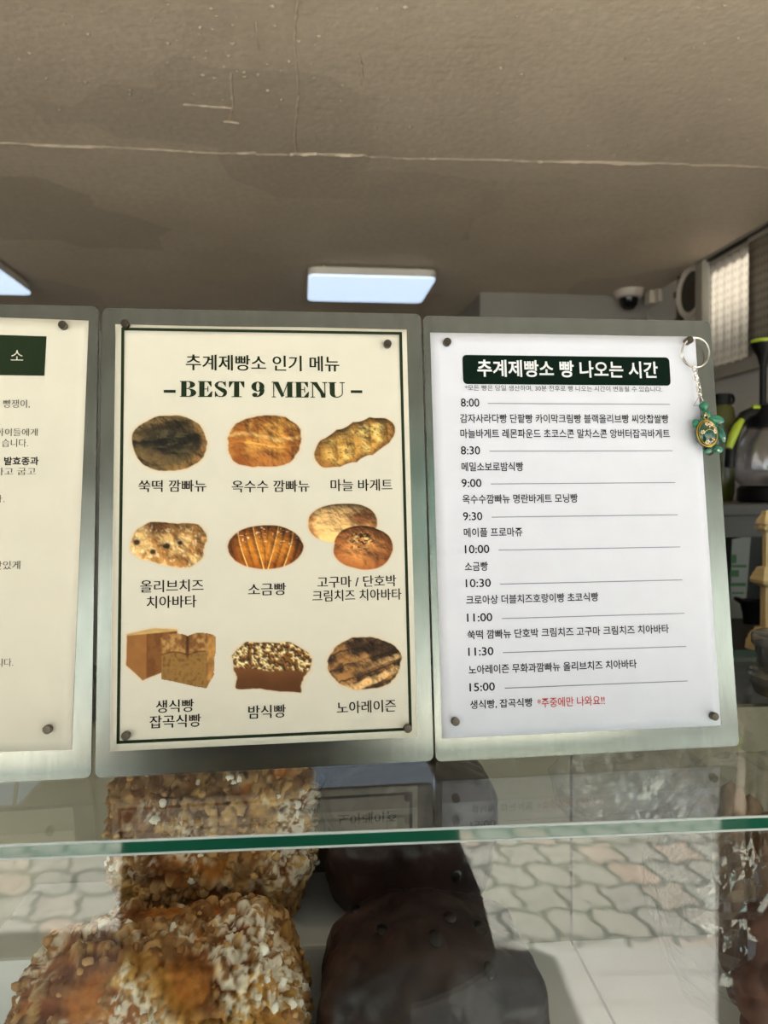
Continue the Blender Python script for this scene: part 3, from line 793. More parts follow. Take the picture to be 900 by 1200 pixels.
def f_garlic(S, T, asp, sd):
    s, t = rot(S*asp, T, -0.42); s /= 1.62; t /= 0.70
    rid = np.abs(np.sin(s*7.5+t*1.2))
    d = edge((np.abs(s)**2.5+np.abs(t*(1+0.10*(rid-0.5)))**2.4)**0.5, S, T, sd, 0.04)
    wv = fbm(pts(S*1.5, T), 3.5, sd, 4)
    h = np.sqrt(np.clip(1-d*d*0.9, 0, 1))*0.6+0.16*rid*sstep(1, 0.2, np.abs(t))+0.15*wv
    col = lerp((214, 182, 108), (176, 130, 62), sstep(0.3, 0.75, wv+0.3*(1-rid))); col = lerp(col, (120, 78, 36), sstep(0.55, 1.0, d)*0.85)
    col = lerp(col, (96, 84, 40), (fbm(pts(S, T), 16, sd+5, 1) > 0.78)*0.6)
    return col*relief(h, 0.03, 0.045)[..., None]*1.12, d
def f_olive(S, T, asp, sd):
    s, t = rot(S, T, 0.22)
    d = edge((np.abs(s/1.0)**3.4+np.abs((t+0.04)/(0.84+0.10*s))**3.2)**(1/3.2), S, T, sd, 0.06)
    wv = fbm(pts(S*1.5, T), 2.4, sd, 5)
    h = np.sqrt(np.clip(1-d*d*0.9, 0, 1))*0.5+0.25*wv
    col = lerp((206, 168, 110), (160, 112, 60), sstep(0.4, 0.65, wv)); col = lerp(col, (104, 66, 36), sstep(0.5, 0.1, np.hypot(s+0.45, t+0.62)))
    col = lerp(col, (232, 212, 172), sstep(0.55, 0.75, fbm(pts(S*2, T), 6, sd+3, 3))*0.6)
    for cx, cy, r in ((-0.42, 0.28, 0.07), (-0.05, 0.06, 0.08), (0.3, -0.05, 0.06), (-0.85, -0.1, 0.08)): col = lerp(col, (58, 44, 30), sstep(r*1.5, r*0.6, np.hypot(S-cx, (T-cy)*0.8)))
    return col*relief(h, 0.03, 0.045)[..., None]*1.1, d
def f_salt(S, T, asp, sd):
    d = edge((np.abs(S)**2.5+np.abs(T*(1+0.12*S*S))**2.1)**0.5, S, T, sd, 0.03)
    q = S*(1+0.10*T*T)+0.16*T*np.sign(S); seg = np.abs(((q*2.3+0.5) % 1.0)-0.5)
    wv = fbm(pts(S*1.5, T), 2.5, sd, 3)
    h = np.sqrt(np.clip(1-d*d*0.9, 0, 1))*0.7+0.10*np.sin(np.pi*(1-seg*2))
    col = lerp((186, 116, 40), (130, 70, 22), sstep(0.25, 0.95, d+0.3*(wv-0.5))); col = lerp(col, (86, 46, 18), sstep(0.6, 1.0, np.abs(S)))
    col = lerp(col, (228, 172, 96), sstep(0.07, 0.01, 0.5-seg)*sstep(1.0, 0.6, np.abs(S))); col = lerp(col, (240, 226, 196), (fbm(pts(S, T), 14, sd+1, 1) > 0.83)*(T < -0.1)*0.7)
    return col*relief(h, 0.03, 0.05)[..., None]*1.15, d
def oval(S, T, cx, cy, rx, ry, an, sd):
    s, t = rot((S-cx), (T-cy), an); return edge((np.abs(s/rx)**2.3+np.abs(t/ry)**2.3)**0.5, S, T, sd, 0.03), s/rx, t/ry
def f_pair(S, T, asp, sd):
    d1, s1, t1 = oval(S, T, -0.19, -0.40, 0.83, 0.58, -0.05, sd); d2, s2, t2 = oval(S, T, 0.28, 0.35, 0.71, 0.64, 0.2, sd+9)
    wv = fbm(pts(S*1.4, T), 2.4, sd, 4)
    c1 = lerp((216, 172, 112), (150, 98, 54), sstep(0.45, 0.75, wv+0.2*d1-0.08)); c1 = lerp(c1, (112, 68, 38), sstep(0.6, 0.1, np.hypot(s1-0.5, t1+0.2))*0.7)
    c2 = lerp((194, 128, 70), (148, 88, 44), sstep(0.3, 0.95, d2)); c2 = lerp(c2, (92, 52, 28), sstep(0.5, 0.1, np.hypot(s2-0.4, t2-0.3))*0.5)
    c2 = lerp(c2, (228, 196, 130), (fbm(pts(S, T), 18, sd+2, 1) > 0.55)*sstep(0.5, 0.25, np.hypot(s2+0.15, t2+0.35))*0.8)
    c2 = lerp(c2, (50, 36, 22), (fbm(pts(S, T), 20, sd+4, 1) > 0.68)*sstep(0.55, 0.3, np.hypot(s2+0.15, t2+0.3))*0.9)
    h1 = np.sqrt(np.clip(1-d1*d1*0.9, 0, 1))*0.6+0.12*wv; h2 = np.sqrt(np.clip(1-d2*d2*0.9, 0, 1))*0.6+0.08*wv
    a = sstep(1.03, 0.97, d2); r1 = relief(h1, 0.03, 0.03)[..., None]; r2 = relief(h2, 0.03, 0.03)[..., None]
    col = (c1*r1)*(1-a[..., None])+(c2*r2)*a[..., None]
    return col*1.12, np.minimum(d1, d2)
def halfplanes(S, T, poly):
    d = np.full(S.shape, -9.0); n = len(poly)
    for i in range(n):
        (ax, ay), (bx, by) = poly[i], poly[(i+1) % n]; ln = math.hypot(bx-ax, by-ay)
        d = np.maximum(d, -((S-ax)*(by-ay)-(T-ay)*(bx-ax))/ln)
    return 1+d*1.2
def f_box(S, T, asp, sd):
    full = halfplanes(S, T, [(-0.98, -0.80), (-0.98, 0.35), (-0.47, 0.95), (0.60, 0.45), (0.60, -0.92), (-0.1, -1.0)])
    side = halfplanes(S, T, [(-0.98, -0.72), (-0.98, 0.35), (-0.47, 0.95), (-0.43, -0.62)]) if False else None
    wv = fbm(pts(S*1.2, T), 4, sd, 4)
    top = sstep(-0.02, 0.02, -(T+0.76-0.10*(S+0.98)*0.0+0.16*(S+0.47)*0.5))
    left = sstep(0.03, -0.03, S+0.33)
    col = lerp((150, 98, 50), (118, 72, 34), sstep(0.3, 0.7, wv)); col = lerp(col, (172, 116, 62), left*0.8); col = lerp(col, (218, 178, 112), top)
    col = lerp(col, (120, 70, 32), sstep(0.05, 0.0, np.abs(S+0.33))*(1-top)*0.7)
    return col*(0.92+0.25*(wv-0.5))[..., None]*1.05, edge(full, S, T, sd, 0.02)
def f_split(S, T, asp, sd):
    lobe = -0.98+0.16*np.abs(np.sin((S+1.05)*1.55))*-1+0.30*(np.abs(S)**3)
    top = -0.72-0.24*np.sqrt(np.clip(1-((np.abs(S)-0.48)/0.56)**2, 0, 1))
    d = np.maximum(1+(top-T)*0.9, halfplanes(S, T, [(-1.0, -1.2), (-0.93, 0.62), (0.66, 1.0), (0.93, 0.5), (1.02, -1.2)])); d = edge(d, S, T, sd, 0.025)
    wv = fbm(pts(S*1.2, T), 6, sd, 4); face = sstep(-0.22, -0.14, T+0.12*np.abs(np.sin(S*3)))*sstep(0.72, 0.64, S)
    col = lerp((148, 98, 52), (188, 142, 84), sstep(0.3, 0.7, wv)); col = lerp(col, (164, 122, 64), face); col = lerp(col, (120, 84, 40), face*sstep(0.5, 0.8, wv))
    col = lerp(col, (88, 54, 26), sstep(0.1, 0.0, np.abs(S+0.02))*sstep(0.1, -0.4, T)); col = lerp(col, (196, 140, 72), sstep(0.68, 0.74, S)*0.8)
    col = lerp(col, (104, 64, 28), sstep(0.05, 0.0, np.abs(T+0.2+0.12*np.abs(np.sin(S*3))))*sstep(0.7, 0.6, S)*0.8)
    return col*(0.95+0.4*(wv-0.5))[..., None], d
def f_chestnut(S, T, asp, sd):
    wv = fbm(pts(S*1.5, T), 2.5, sd, 3); top = sstep(0.12, 0.02, T-0.08-0.12*S+0.2*(wv-0.5))
    d = halfplanes(S, T, [(-1.0, -0.45), (-0.86, 0.78), (0.66, 1.0), (0.99, -0.05), (0.85, -0.5), (0.4, -0.88), (-0.6, -0.95)]); d = edge(d, S, T, sd, 0.10)
    cr = fbm(pts(S*1.6, T), 9, sd+2, 2); h = 0.7*cr+0.2*np.sqrt(np.clip(1-d*d*0.8, 0, 1))
    ct = lerp((120, 78, 36), (232, 206, 150), sstep(0.35, 0.7, cr)); cb = lerp((126, 78, 40), (92, 54, 26), sstep(-0.2, 0.9, T)+0.4*(wv-0.5))
    col = cb*(1-top[..., None])+ct*top[..., None]*relief(h, 0.04, 0.05, 0.6, 0.6)[..., None]
    return col*1.02, d
def f_raisin(S, T, asp, sd):
    d = edge((np.abs(S)**2.3+np.abs(T)**2.1)**0.5, S, T, sd, 0.07)
    wv = fbm(pts(S*1.5, T), 2.6, sd, 5); s, t = rot(S, T, -0.3); ear = np.abs(np.sin(6*t+1.5*wv+0.8*s))
    h = np.sqrt(np.clip(1-d*d*0.9, 0, 1))*0.6+0.35*wv+0.10*ear
    col = lerp((60, 42, 28), (140, 100, 58), sstep(0.35, 0.7, wv)); col = lerp(col, (40, 30, 22), sstep(0.3, 0.0, ear)*0.7)
    col = lerp(col, (196, 156, 104), sstep(0.55, 0.9, ear)*sstep(0.1, 0.6, S*0.7+T*0.7+0.1)); col = lerp(col, (168, 124, 76), sstep(0.35, 0.15, np.hypot(S+0.05, T+0.15))*0.6)
    return col*relief(h, 0.03, 0.045)[..., None]*1.15, d
photo((154, 486, 244, 553), f_mugwort, 'photo of a dark green-brown split round loaf', 3)
photo((265, 487, 355, 548), f_corn, 'photo of a golden brown torn loaf', 5)
photo((369, 488, 462, 549), f_garlic, 'photo of a yellow braided baguette', 7)
photo((154, 608, 242, 668), f_olive, 'photo of a floury tan square loaf', 11)
photo((267, 615, 356, 667), f_salt, 'photo of a glossy brown rolled bun', 13)
photo((362, 589, 461, 668), f_pair, 'photo of two overlapping brown oval loaves', 17)
photo((147, 735, 224, 799), f_box, 'photo of a square box loaf', 19)
photo((188, 741, 253, 807), f_split, 'photo of a two-humped loaf', 23, True)
photo((270, 749, 368, 812), f_chestnut, 'photo of a loaf with flaky topping', 29)
photo((383, 746, 471, 808), f_raisin, 'photo of a dark crackled round loaf', 31)

# ------------------------------------------------------------------ magnets
M['magnet'] = mat('dull_magnet', (92, 84, 74), 0.38, 1.0, var=0.25, scale=300)
def magnet(x, y, label, r=0.0029, ln=0.0048, n0=0.0006):
    c = uv(x, y)
    b = MB().lathe([(r*0.9, 0), (r, 0.0004), (r, ln-0.0005), (r*0.86, ln)], bp(c[0], c[1], n0), EN, 24)
    props(b.make('round_magnet', M['magnet'], org=bp(c[0], c[1], n0), smooth=True), label, 'magnet', 'small round magnets')
magnet(75.5, 383, 'small round magnet at the top corner of the left cream notice')
magnet(58, 853.5, 'small round magnet at the bottom corner of the left cream notice')
magnet(148.5, 382, 'small round magnet at the top left corner of the bread photo menu', n0=0.0016)
magnet(453.5, 405, 'small round magnet at the top right of the bread photo menu', n0=0.0010)
magnet(149, 861, 'small round magnet at the bottom left corner of the bread photo menu')
magnet(477, 852.5, 'small round magnet at the bottom right corner of the bread photo menu')
magnet(523, 402.5, 'small round magnet at the top left of the white timetable')
magnet(804, 401, 'small round magnet that the keyring hangs from', ln=0.006)
magnet(532.5, 844.5, 'small round magnet at the bottom left of the white timetable')
magnet(834, 838.5, 'small round magnet at the bottom right of the white timetable')

# ------------------------------------------------------------------ keyring with turtle charm
M['chrome'] = mat('chrome', (214, 208, 198), 0.22, 1.0, var=0.04)
def resin():
    b = NB('green_resin'); v = b.coord()
    b.l(b.ramp(b.noise(v, 90, 3), [(0.35, L4((8, 70, 52))), (0.65, L4((24, 120, 88)))]), b.b.inputs['Base Color'])
    b.b.inputs['Roughness'].default_value = 0.12; b.b.inputs['Subsurface Weight'].default_value = 0.25
    b.b.inputs['Subsurface Radius'].default_value = (0.002, 0.004, 0.003); b.b.inputs['Coat Weight'].default_value = 0.5
    return b.m
M['resin'] = resin()
M['shell'] = mat('painted_shell', (12, 66, 46), 0.15, var=0.3, scale=120, coat=0.5)
M['gold'] = mat('gold_paint', (206, 164, 60), 0.3, 0.8)
M['petal'] = mat('white_petal', (236, 226, 214), 0.4)
M['petal_red'] = mat('dark_red_petal', (110, 30, 34), 0.4)
kc = uv(812, 415)
kt = thing('keyring', 'metal keyring with a green painted turtle charm hanging off the timetable corner', 'keyring', tuple(bp(*uv(822, 534), n=0.006)))
def at(x, y, n): return bp(*uv(x, y), n=n)
rg = MB(); R_ = 0.0112
for o, ph in ((0.0, 0.0), (0.0009, 0.4)):
    rg.tube([bp(kc[0]+R_*math.cos(a*0.13090+ph), kc[1]+R_*math.sin(a*0.13090+ph), 0.0035+o+0.0015*math.sin(a*0.1309)) for a in range(48)], 0.00062, 8, closed=True)
rg.make('split_ring', M['chrome'], kt, smooth=True)
ch = MB()
def link(c, w_, h_, vert, th=0.00042, n=0.0042):
    P = []
    for a in range(20):
        an = 2*math.pi*a/20; du, dv = w_*math.cos(an), h_*math.sin(an)
        P.append(bp(c[0]+(du if not vert else du*0.35), c[1]+dv, n+(0 if not vert else du*0.9)))
    ch.tube(P, th, 6, closed=True)
for i, (x, y) in enumerate(((810.5, 434.5), (812, 440.5), (813.5, 447), (815, 453), (816, 459))):
    link(uv(x, y), 0.0016, 0.0026, i % 2 == 1)
for i, (x, y) in enumerate(((816.5, 463),)): link(uv(x, y), 0.0015, 0.0022, True)
ch.make('chain', M['chrome'], kt, smooth=True)
MB().tube([at(817, 464, 0.0042), at(809.5, 477, 0.0042), at(822.5, 476, 0.0042)], 0.0005, 8, closed=True).make('triangle_link', M['chrome'], kt, smooth=True)
def ell(c, ru, rv, rn, ang=0.0, seg=24, ring=14):
    V = []; F = []
    for j in range(ring+1):
        th = math.pi*j/ring
        for i in range(seg):
            ph = 2*math.pi*i/seg
            a, b_, n_ = ru*math.sin(th)*math.cos(ph), rv*math.sin(th)*math.sin(ph), rn*math.cos(th)
            ca, sa = math.cos(ang), math.sin(ang)
            V.append(bp(c[0]+a*ca-b_*sa, c[1]+a*sa+b_*ca, c[2]+n_))
    for j in range(ring):
        for i in range(seg):
            F.append([j*seg+i, (j+1)*seg+i, (j+1)*seg+(i+1) % seg, j*seg+(i+1) % seg])
    return V, F
K = 0.00064
def e3(x, y, n): a = uv(x, y); return (a[0], a[1], n)
bd = MB()
bd.add(*ell(e3(824, 508, 0.0060), 13.5*K, 19*K, 0.0042, 0.15))
mk('body', bd.v, bd.f, M['resin'], kt, smooth=True)
hd = MB(); hd.add(*ell(e3(819, 478.5, 0.0068), 5.5*K, 6*K, 0.0034)); hd.add(*ell(e3(822.5, 487, 0.0064), 5*K, 7*K, 0.003, 0.3))
mk('head', hd.v, hd.f, M['resin'], kt, smooth=True)
for x, y, ru, rv, an in ((811, 498.5, 5.0, 5.5, 0.6), (835, 494, 9.5, 5.5, -0.25), (840, 511, 5.0, 11, 0.25), (836, 528, 6.5, 5, -0.3), (824, 530, 6, 3.5, 0.1)):
    f_ = MB(); f_.add(*ell(e3(x, y, 0.0060), ru*K, rv*K, 0.0022, an)); mk('flipper', f_.v, f_.f, M['resin'], kt, smooth=True)
sh = MB(); sh.add(*ell(e3(820.5, 511, 0.0078), 13.2*K, 16.5*K, 0.0066, 0.1)); shell = mk('shell', sh.v, sh.f, M['shell'], kt, smooth=True, label='dark green painted shell')
def on_shell(du, dv, lift=0.0002):
    """du,dv in units of the shell half sizes"""
    rr_ = min(0.98, du*du+dv*dv); c = e3(820.5, 511, 0.0078); ca, sa = math.cos(0.1), math.sin(0.1)
    a, b_ = du*13.2*K, dv*16.5*K
    return bp(c[0]+a*ca-b_*sa, c[1]+a*sa+b_*ca, c[2]+0.0066*math.sqrt(1-rr_)+lift)
gd = MB()
gd.tube([on_shell(0.95*math.cos(a*0.1745), 0.95*math.sin(a*0.1745), 0) for a in range(36)], 0.00042, 6, closed=True)
gd.tube([on_shell(0.86*math.cos(a*0.1745), 0.86*math.sin(a*0.1745), 0.0001) for a in range(36)], 0.00028, 6, closed=True)
gd.tube([on_shell(-0.4+0.1*k, 0.12+0.09*math.sin(k*0.5)) for k in range(10)], 0.00022, 6)
gd.tube([at(819, 487, 0.0098), at(817, 493, 0.0098), at(819.5, 497, 0.0105), at(822, 492, 0.0098)], 0.0004, 6, closed=True)
gd.make('gold_rim', M['gold'], shell, smooth=True)
pe = MB(); pr = MB(); pc = MB()
for (du, dv, dark) in ((-0.62, 0.08, 0), (-0.1, 0.62, 0), (0.28, 0.58, 0), (0.5, 0.02, 0), (0.2, -0.55, 1), (-0.3, -0.65, 0), (0.55, 0.3, 1), (0.1, 0.5, 1)):
    for k in range(6):
        a = k*1.047; p = Vector(on_shell(du+0.13*math.cos(a), dv+0.11*math.sin(a), 0.0003))
        bm = bmesh.new(); bmesh.ops.create_icosphere(bm, subdivisions=1, radius=0.00062)
        (pr if (dark and k % 2) else pe).bm(bm, Matrix.Translation(p))
    bm = bmesh.new(); bmesh.ops.create_icosphere(bm, subdivisions=1, radius=0.0008); pc.bm(bm, Matrix.Translation(Vector(on_shell(du, dv, 0.0005))))
for x, y, n in ((841.5, 516, 0.0083), (835, 530, 0.0082), (817.5, 490.5, 0.0108)):
    bm = bmesh.new(); bmesh.ops.create_icosphere(bm, subdivisions=1, radius=0.0009); pe.bm(bm, Matrix.Translation(Vector(at(x, y, n))))
pe.make('painted_flowers', M['petal'], shell, smooth=True); pr.make('dark_petals', M['petal_red'], shell, smooth=True); pc.make('flower_centres', M['gold'], shell, smooth=True)

# ------------------------------------------------------------------ the glass bread case
A_ = math.radians(2.8); ca_, sa_ = math.cos(A_), math.sin(A_)
def cs(s, d, z):                                      # s along the front, d into the case
    return np.array([s*ca_+d*sa_, 0.4035-s*sa_+d*ca_, z])
MC = Matrix(((ca_, sa_, 0, 0), (-sa_, ca_, 0, 0.4035), (0, 0, 1, 0), (0, 0, 0, 1)))
M['glass'] = glass_mat('clear_glass', (0.965, 0.985, 0.975, 1))
def edge_mat():
    b = NB('green_glass_edge')
    b.l(b.ramp(b.noise(b.coord(), 6), [(0.3, L4((14, 58, 44))), (0.7, L4((24, 82, 62)))]), b.b.inputs['Base Color'])
    b.b.inputs['Roughness'].default_value = 0.04; b.b.inputs['Specular IOR Level'].default_value = 0.8
    return b.m
M['gedge'] = edge_mat()
M['gbevel'] = mat('polished_glass_arris', (190, 200, 196), 0.12, 0.4, var=0.05)
M['case_back'] = mat('tan_case_back', (150, 140, 118), 0.5, var=0.05)
M['case_white'] = mat('white_case_panel', (216, 216, 214), 0.45, var=0.03)
M['case_steel'] = mat('case_steel', (150, 148, 144), 0.35, 0.9, var=0.08)
FZ = H-0.41
case = thing('bread_case', 'glass bread display case with a green-edged top carrying the steel boards', 'display case', (0.2, 0.55, 0.0))
S0, S1 = -1.1, 1.2
def glass_slab(name, pf, edges, parent):
    """box of glass with the listed faces drawn as polished green edges"""
    b = MB().box(*pf, M=MC)
    o = b.make(name, [M['glass'], M['gedge']], parent)
    for p in o.data.polygons:
        n = MC.to_3x3().inverted() @ p.normal
        if any((n-Vector(e)).length < 0.2 for e in edges): p.material_index = 1
    return o
tg = glass_slab('glass_top', (S0, S1, 0.0, 0.42, GT-0.008, GT), [(0, -1, 0), (0, 1, 0), (1, 0, 0), (-1, 0, 0)], case)
ar = MB()
ar.tube([cs(S0, 0.0002, GT-0.0003), cs(S1, 0.0002, GT-0.0003)], 0.0008, 8)
ar.tube([cs(S0, 0.0002, GT-0.0078), cs(S1, 0.0002, GT-0.0078)], 0.0008, 8)
ar.make('polished_arris', M['gbevel'], case, smooth=True, label='bright polished edge of the glass top')
glass_slab('glass_front', (S0, S1, 0.002, 0.008, FZ-0.03, GT-0.0085), [(0, 0, 1), (1, 0, 0), (-1, 0, 0)], case)
for s in (S0, S1-0.006): glass_slab('glass_side', (s, s+0.006, 0.0085, 0.41, FZ-0.03, GT-0.0085), [(0, -1, 0), (0, 1, 0)], case)
MB().box(S0, 0.226, 0.0095, 0.232, FZ-0.012, FZ, M=MC).make('shelf_panel', M['case_white'], case)
MB().box(0.2285, S1, 0.0095, 0.232, FZ-0.012, FZ, M=MC).make('shelf_panel', M['case_white'], case)
MB().box(S0, 0.226, 0.233, 0.243, FZ-0.03, GT-0.009, M=MC).make('back_panel', M['case_back'], case)
MB().box(0.2285, S1, 0.233, 0.243, FZ-0.03, GT-0.009, M=MC).make('back_panel', M['case_back'], case)
MB().box(S0, S1, 0.005, 0.42, 0.12, FZ-0.03, M=MC, bev=0.004).make('cabinet_base', M['case_steel'], case)
MB().box(S0+0.02, S1-0.02, 0.03, 0.40, 0.022, 0.12, M=MC).make('plinth', M['steel_dark'], case)
MB().box(S0, S1, 0.40, 0.42, FZ-0.03, GT-0.009, M=MC).make('rear_rail', M['case_steel'], case)
MB().box(-0.245, 0.13, 0.125, 0.230, FZ, FZ+0.075, M=MC, bev=0.003).make('step_shelf', M['case_white'], case, label='raised white step at the back of the shelf')

# ------------------------------------------------------------------ breads in the case
def sgrid(nu, nv, e1=1.0, e2=1.0, a=1.0, b=1.0, c=1.0):
    def even(f, g, t, n, end):
        x, y = f(t), g(t); q = np.concatenate([[0], np.cumsum(np.hypot(np.diff(x), np.diff(y)))])
        return np.interp(np.linspace(0, q[-1], n, endpoint=end), q, t)
    sp_ = lambda x, p: np.sign(x)*np.abs(x)**p
    r_ = (b+c)/2
    th = even(lambda t: a*sp_(np.cos(t), e1), lambda t: r_*sp_(np.sin(t), e1), np.linspace(0, np.pi, 40001), nu+1, True)
    ph = even(lambda t: b*sp_(np.cos(t), e2), lambda t: c*sp_(np.sin(t), e2), np.linspace(0, 2*np.pi, 40001), nv, False)
    T_, P_ = np.meshgrid(th, ph, indexing='ij')
    F = []
    for i in range(nu):
        for j in range(nv):
            a = i*nv+j; b = i*nv+(j+1) % nv; F.append([a, b, b+nv, a+nv])
    return T_.ravel(), P_.ravel(), F
def spow(x, p): return np.sign(x)*np.abs(x)**p
def loaf_base(a, b, c, e1=0.55, e2=0.6, nu=150, nv=200, taper=0.12):
    """superellipsoid, long axis along x, flat underside"""
    T_, P_, F = sgrid(nu, nv, e1, e2, a, b, c)
    x = a*spow(np.cos(T_), e1); r = spow(np.sin(T_), e1)
    y = b*r*spow(np.cos(P_), e2); z = c*r*spow(np.sin(P_), e2)
    k = 1-taper*np.clip(-z/c, 0, 1); x = x*k; y = y*k
    z = np.maximum(z, -c*0.97)
    return np.stack([x, y, z], -1), F
def normals(V, F):
    F = np.array(F); N = np.zeros_like(V)
    n = np.cross(V[F[:, 2]]-V[F[:, 0]], V[F[:, 3]]-V[F[:, 1]])
    for k in range(4): np.add.at(N, F[:, k], n)
    L = np.linalg.norm(N, axis=1, keepdims=True); N = N/np.maximum(L, 1e-12)
    if (N*V).sum() < 0: N = -N
    return N
def nearest(V, Sd):
    D = np.empty(len(V)); I = np.empty(len(V), int)
    for k in range(0, len(V), 4000):
        d = ((V[k:k+4000, None, :]-Sd[None])**2).sum(-1); i = d.argmin(1); I[k:k+4000] = i; D[k:k+4000] = np.sqrt(d[np.arange(len(i)), i])
    return D, I
M['crumb'] = vmat('streusel_crust', 0.85, 0.15, 0.5, 700)
M['choc'] = vmat('chocolate_crust', 0.42, 0.4, 0.35, 260)
M['chip'] = mat('melted_chip', (24, 16, 14), 0.25, var=0.2)
def crumb_loaf(center, a, b, c, label, seed, rz=0.0):
    V, F = loaf_base(a, b, c, 0.5, 0.62, 210, 280)
    N = normals(V, F); rg_ = np.random.default_rng(seed)
    V = V+N*((fbm(V, 28, seed, 3)-0.5)*0.022)[:, None]
    pick = rg_.choice(len(V), 2600, replace=False); Sd = V[pick]
    Vj = V+(np.stack([fbm(V, 160, seed+k, 2) for k in (31, 37, 43)], -1)-0.5)*0.006
    d, i = nearest(Vj, Sd); rad = rg_.uniform(0.0028, 0.0078, 2600)[i]
    up = sstep(-0.95, -0.75, V[:, 2]/c+0.25*(fbm(V, 22, seed+3, 2)-0.5))
    cover = sstep(0.30, 0.42, fbm(V, 34, seed+8, 3))
    lump = np.sqrt(np.clip(1-(d/rad)**2, 0, 1))*rad*1.0
    fine = fbm(V, 330, seed+6, 3)-0.5
    V2 = V+N*(lump*up*(0.2+0.8*cover)+fine*0.0022)[:, None]
    r1 = rg_.random(2600)[i]; r2 = rg_.random(2600)[i]
    col = lerp((120, 80, 46), (196, 156, 104), r1); col = lerp(col, (104, 62, 34), (r2 > 0.8)*0.7)
    bare = lerp((112, 60, 28), (172, 104, 42), sstep(0.35, 0.65, fbm(V, 40, seed+5, 3)))
    mask = sstep(0.0003, 0.0016, lump)*up*(0.25+0.75*cover)
    col = lerp(bare, col, mask)
    yel = sstep(0.60, 0.68, fbm(V, 30, seed+21, 2)); col = lerp(col, (192, 142, 66), yel*0.55)
    sug = sstep(0.515, 0.635, fbm(V, 30, seed+12, 3))*sstep(-0.3, 0.4, N[:, 2]+0.3)*sstep(0.47, 0.62, fbm(V, 380, seed+14, 2)+0.06*(lump > 0.001))
    col = lerp(col, (238, 230, 216), sug*0.8)
    col = col*(1+0.35*fine)[:, None]
    cz_, sz_ = math.cos(rz), math.sin(rz)
    W = np.stack([V2[:, 0]*cz_-V2[:, 1]*sz_, V2[:, 0]*sz_+V2[:, 1]*cz_, V2[:, 2]], -1)+center
    t = thing('crumb_loaf', label, 'bread loaf', (center[0], center[1], center[2]-c*0.97), 'streusel topped loaves')
    mk('loaf', W, F, M['crumb'], t, smooth=True, cols=lin(np.clip(col, 4, 250)))
    cb = MB(); cc = []
    cand = [k for k in rg_.permutation(len(V)) if N[k, 2] > -0.2 and up[k] > 0.5 and cover[k] > 0.3][:520]
    for k in cand:
        bm = bmesh.new(); bmesh.ops.create_icosphere(bm, subdivisions=2, radius=float(rg_.uniform(0.0012, 0.0031)))
        st = [random.uniform(0.7, 1.3) for _ in range(3)]
        for v in bm.verts: v.co = Vector([v.co[q]*st[q] for q in range(3)])*(1+0.55*(random.random()-0.5))
        n0 = len(cb.v); cb.bm(bm, Matrix.Translation(Vector(W[k]-N[k]*0.0003)))
        g_ = rg_.random(); base_ = np.array((138, 92, 52))*(1-g_)+np.array((208, 166, 112))*g_
        if sug[k] > 0.45 or rg_.random() < 0.05: base_ = np.array((240, 232, 218))
        cc += [base_]*(len(cb.v)-n0)
    o = mk('crumb_topping', cb.v, cb.f, M['crumb'], t, smooth=True, cols=lin(np.array(cc))); o['kind'] = 'stuff'
def at_case(x, y, Y): return aty(x, y, Y)
p = at_case(193, 1086, 0.478); hC = (p[2]-FZ-0.0)/1.97
crumb_loaf(np.array([p[0], 0.478, FZ+hC*0.97]), 0.083, 0.050, hC, 'streusel crumb loaf dusted with sugar, front one behind the glass', 41, -0.04)
p = at_case(256, 912, 0.592)
hC = (GT-0.014-FZ-0.075)/2.0
crumb_loaf(np.array([p[0]-0.002, 0.583, FZ+0.075+hC*0.97]), 0.073, 0.046, hC, 'sugar dusted crumb loaf standing higher behind the front crumb loaf', 53, -0.05)
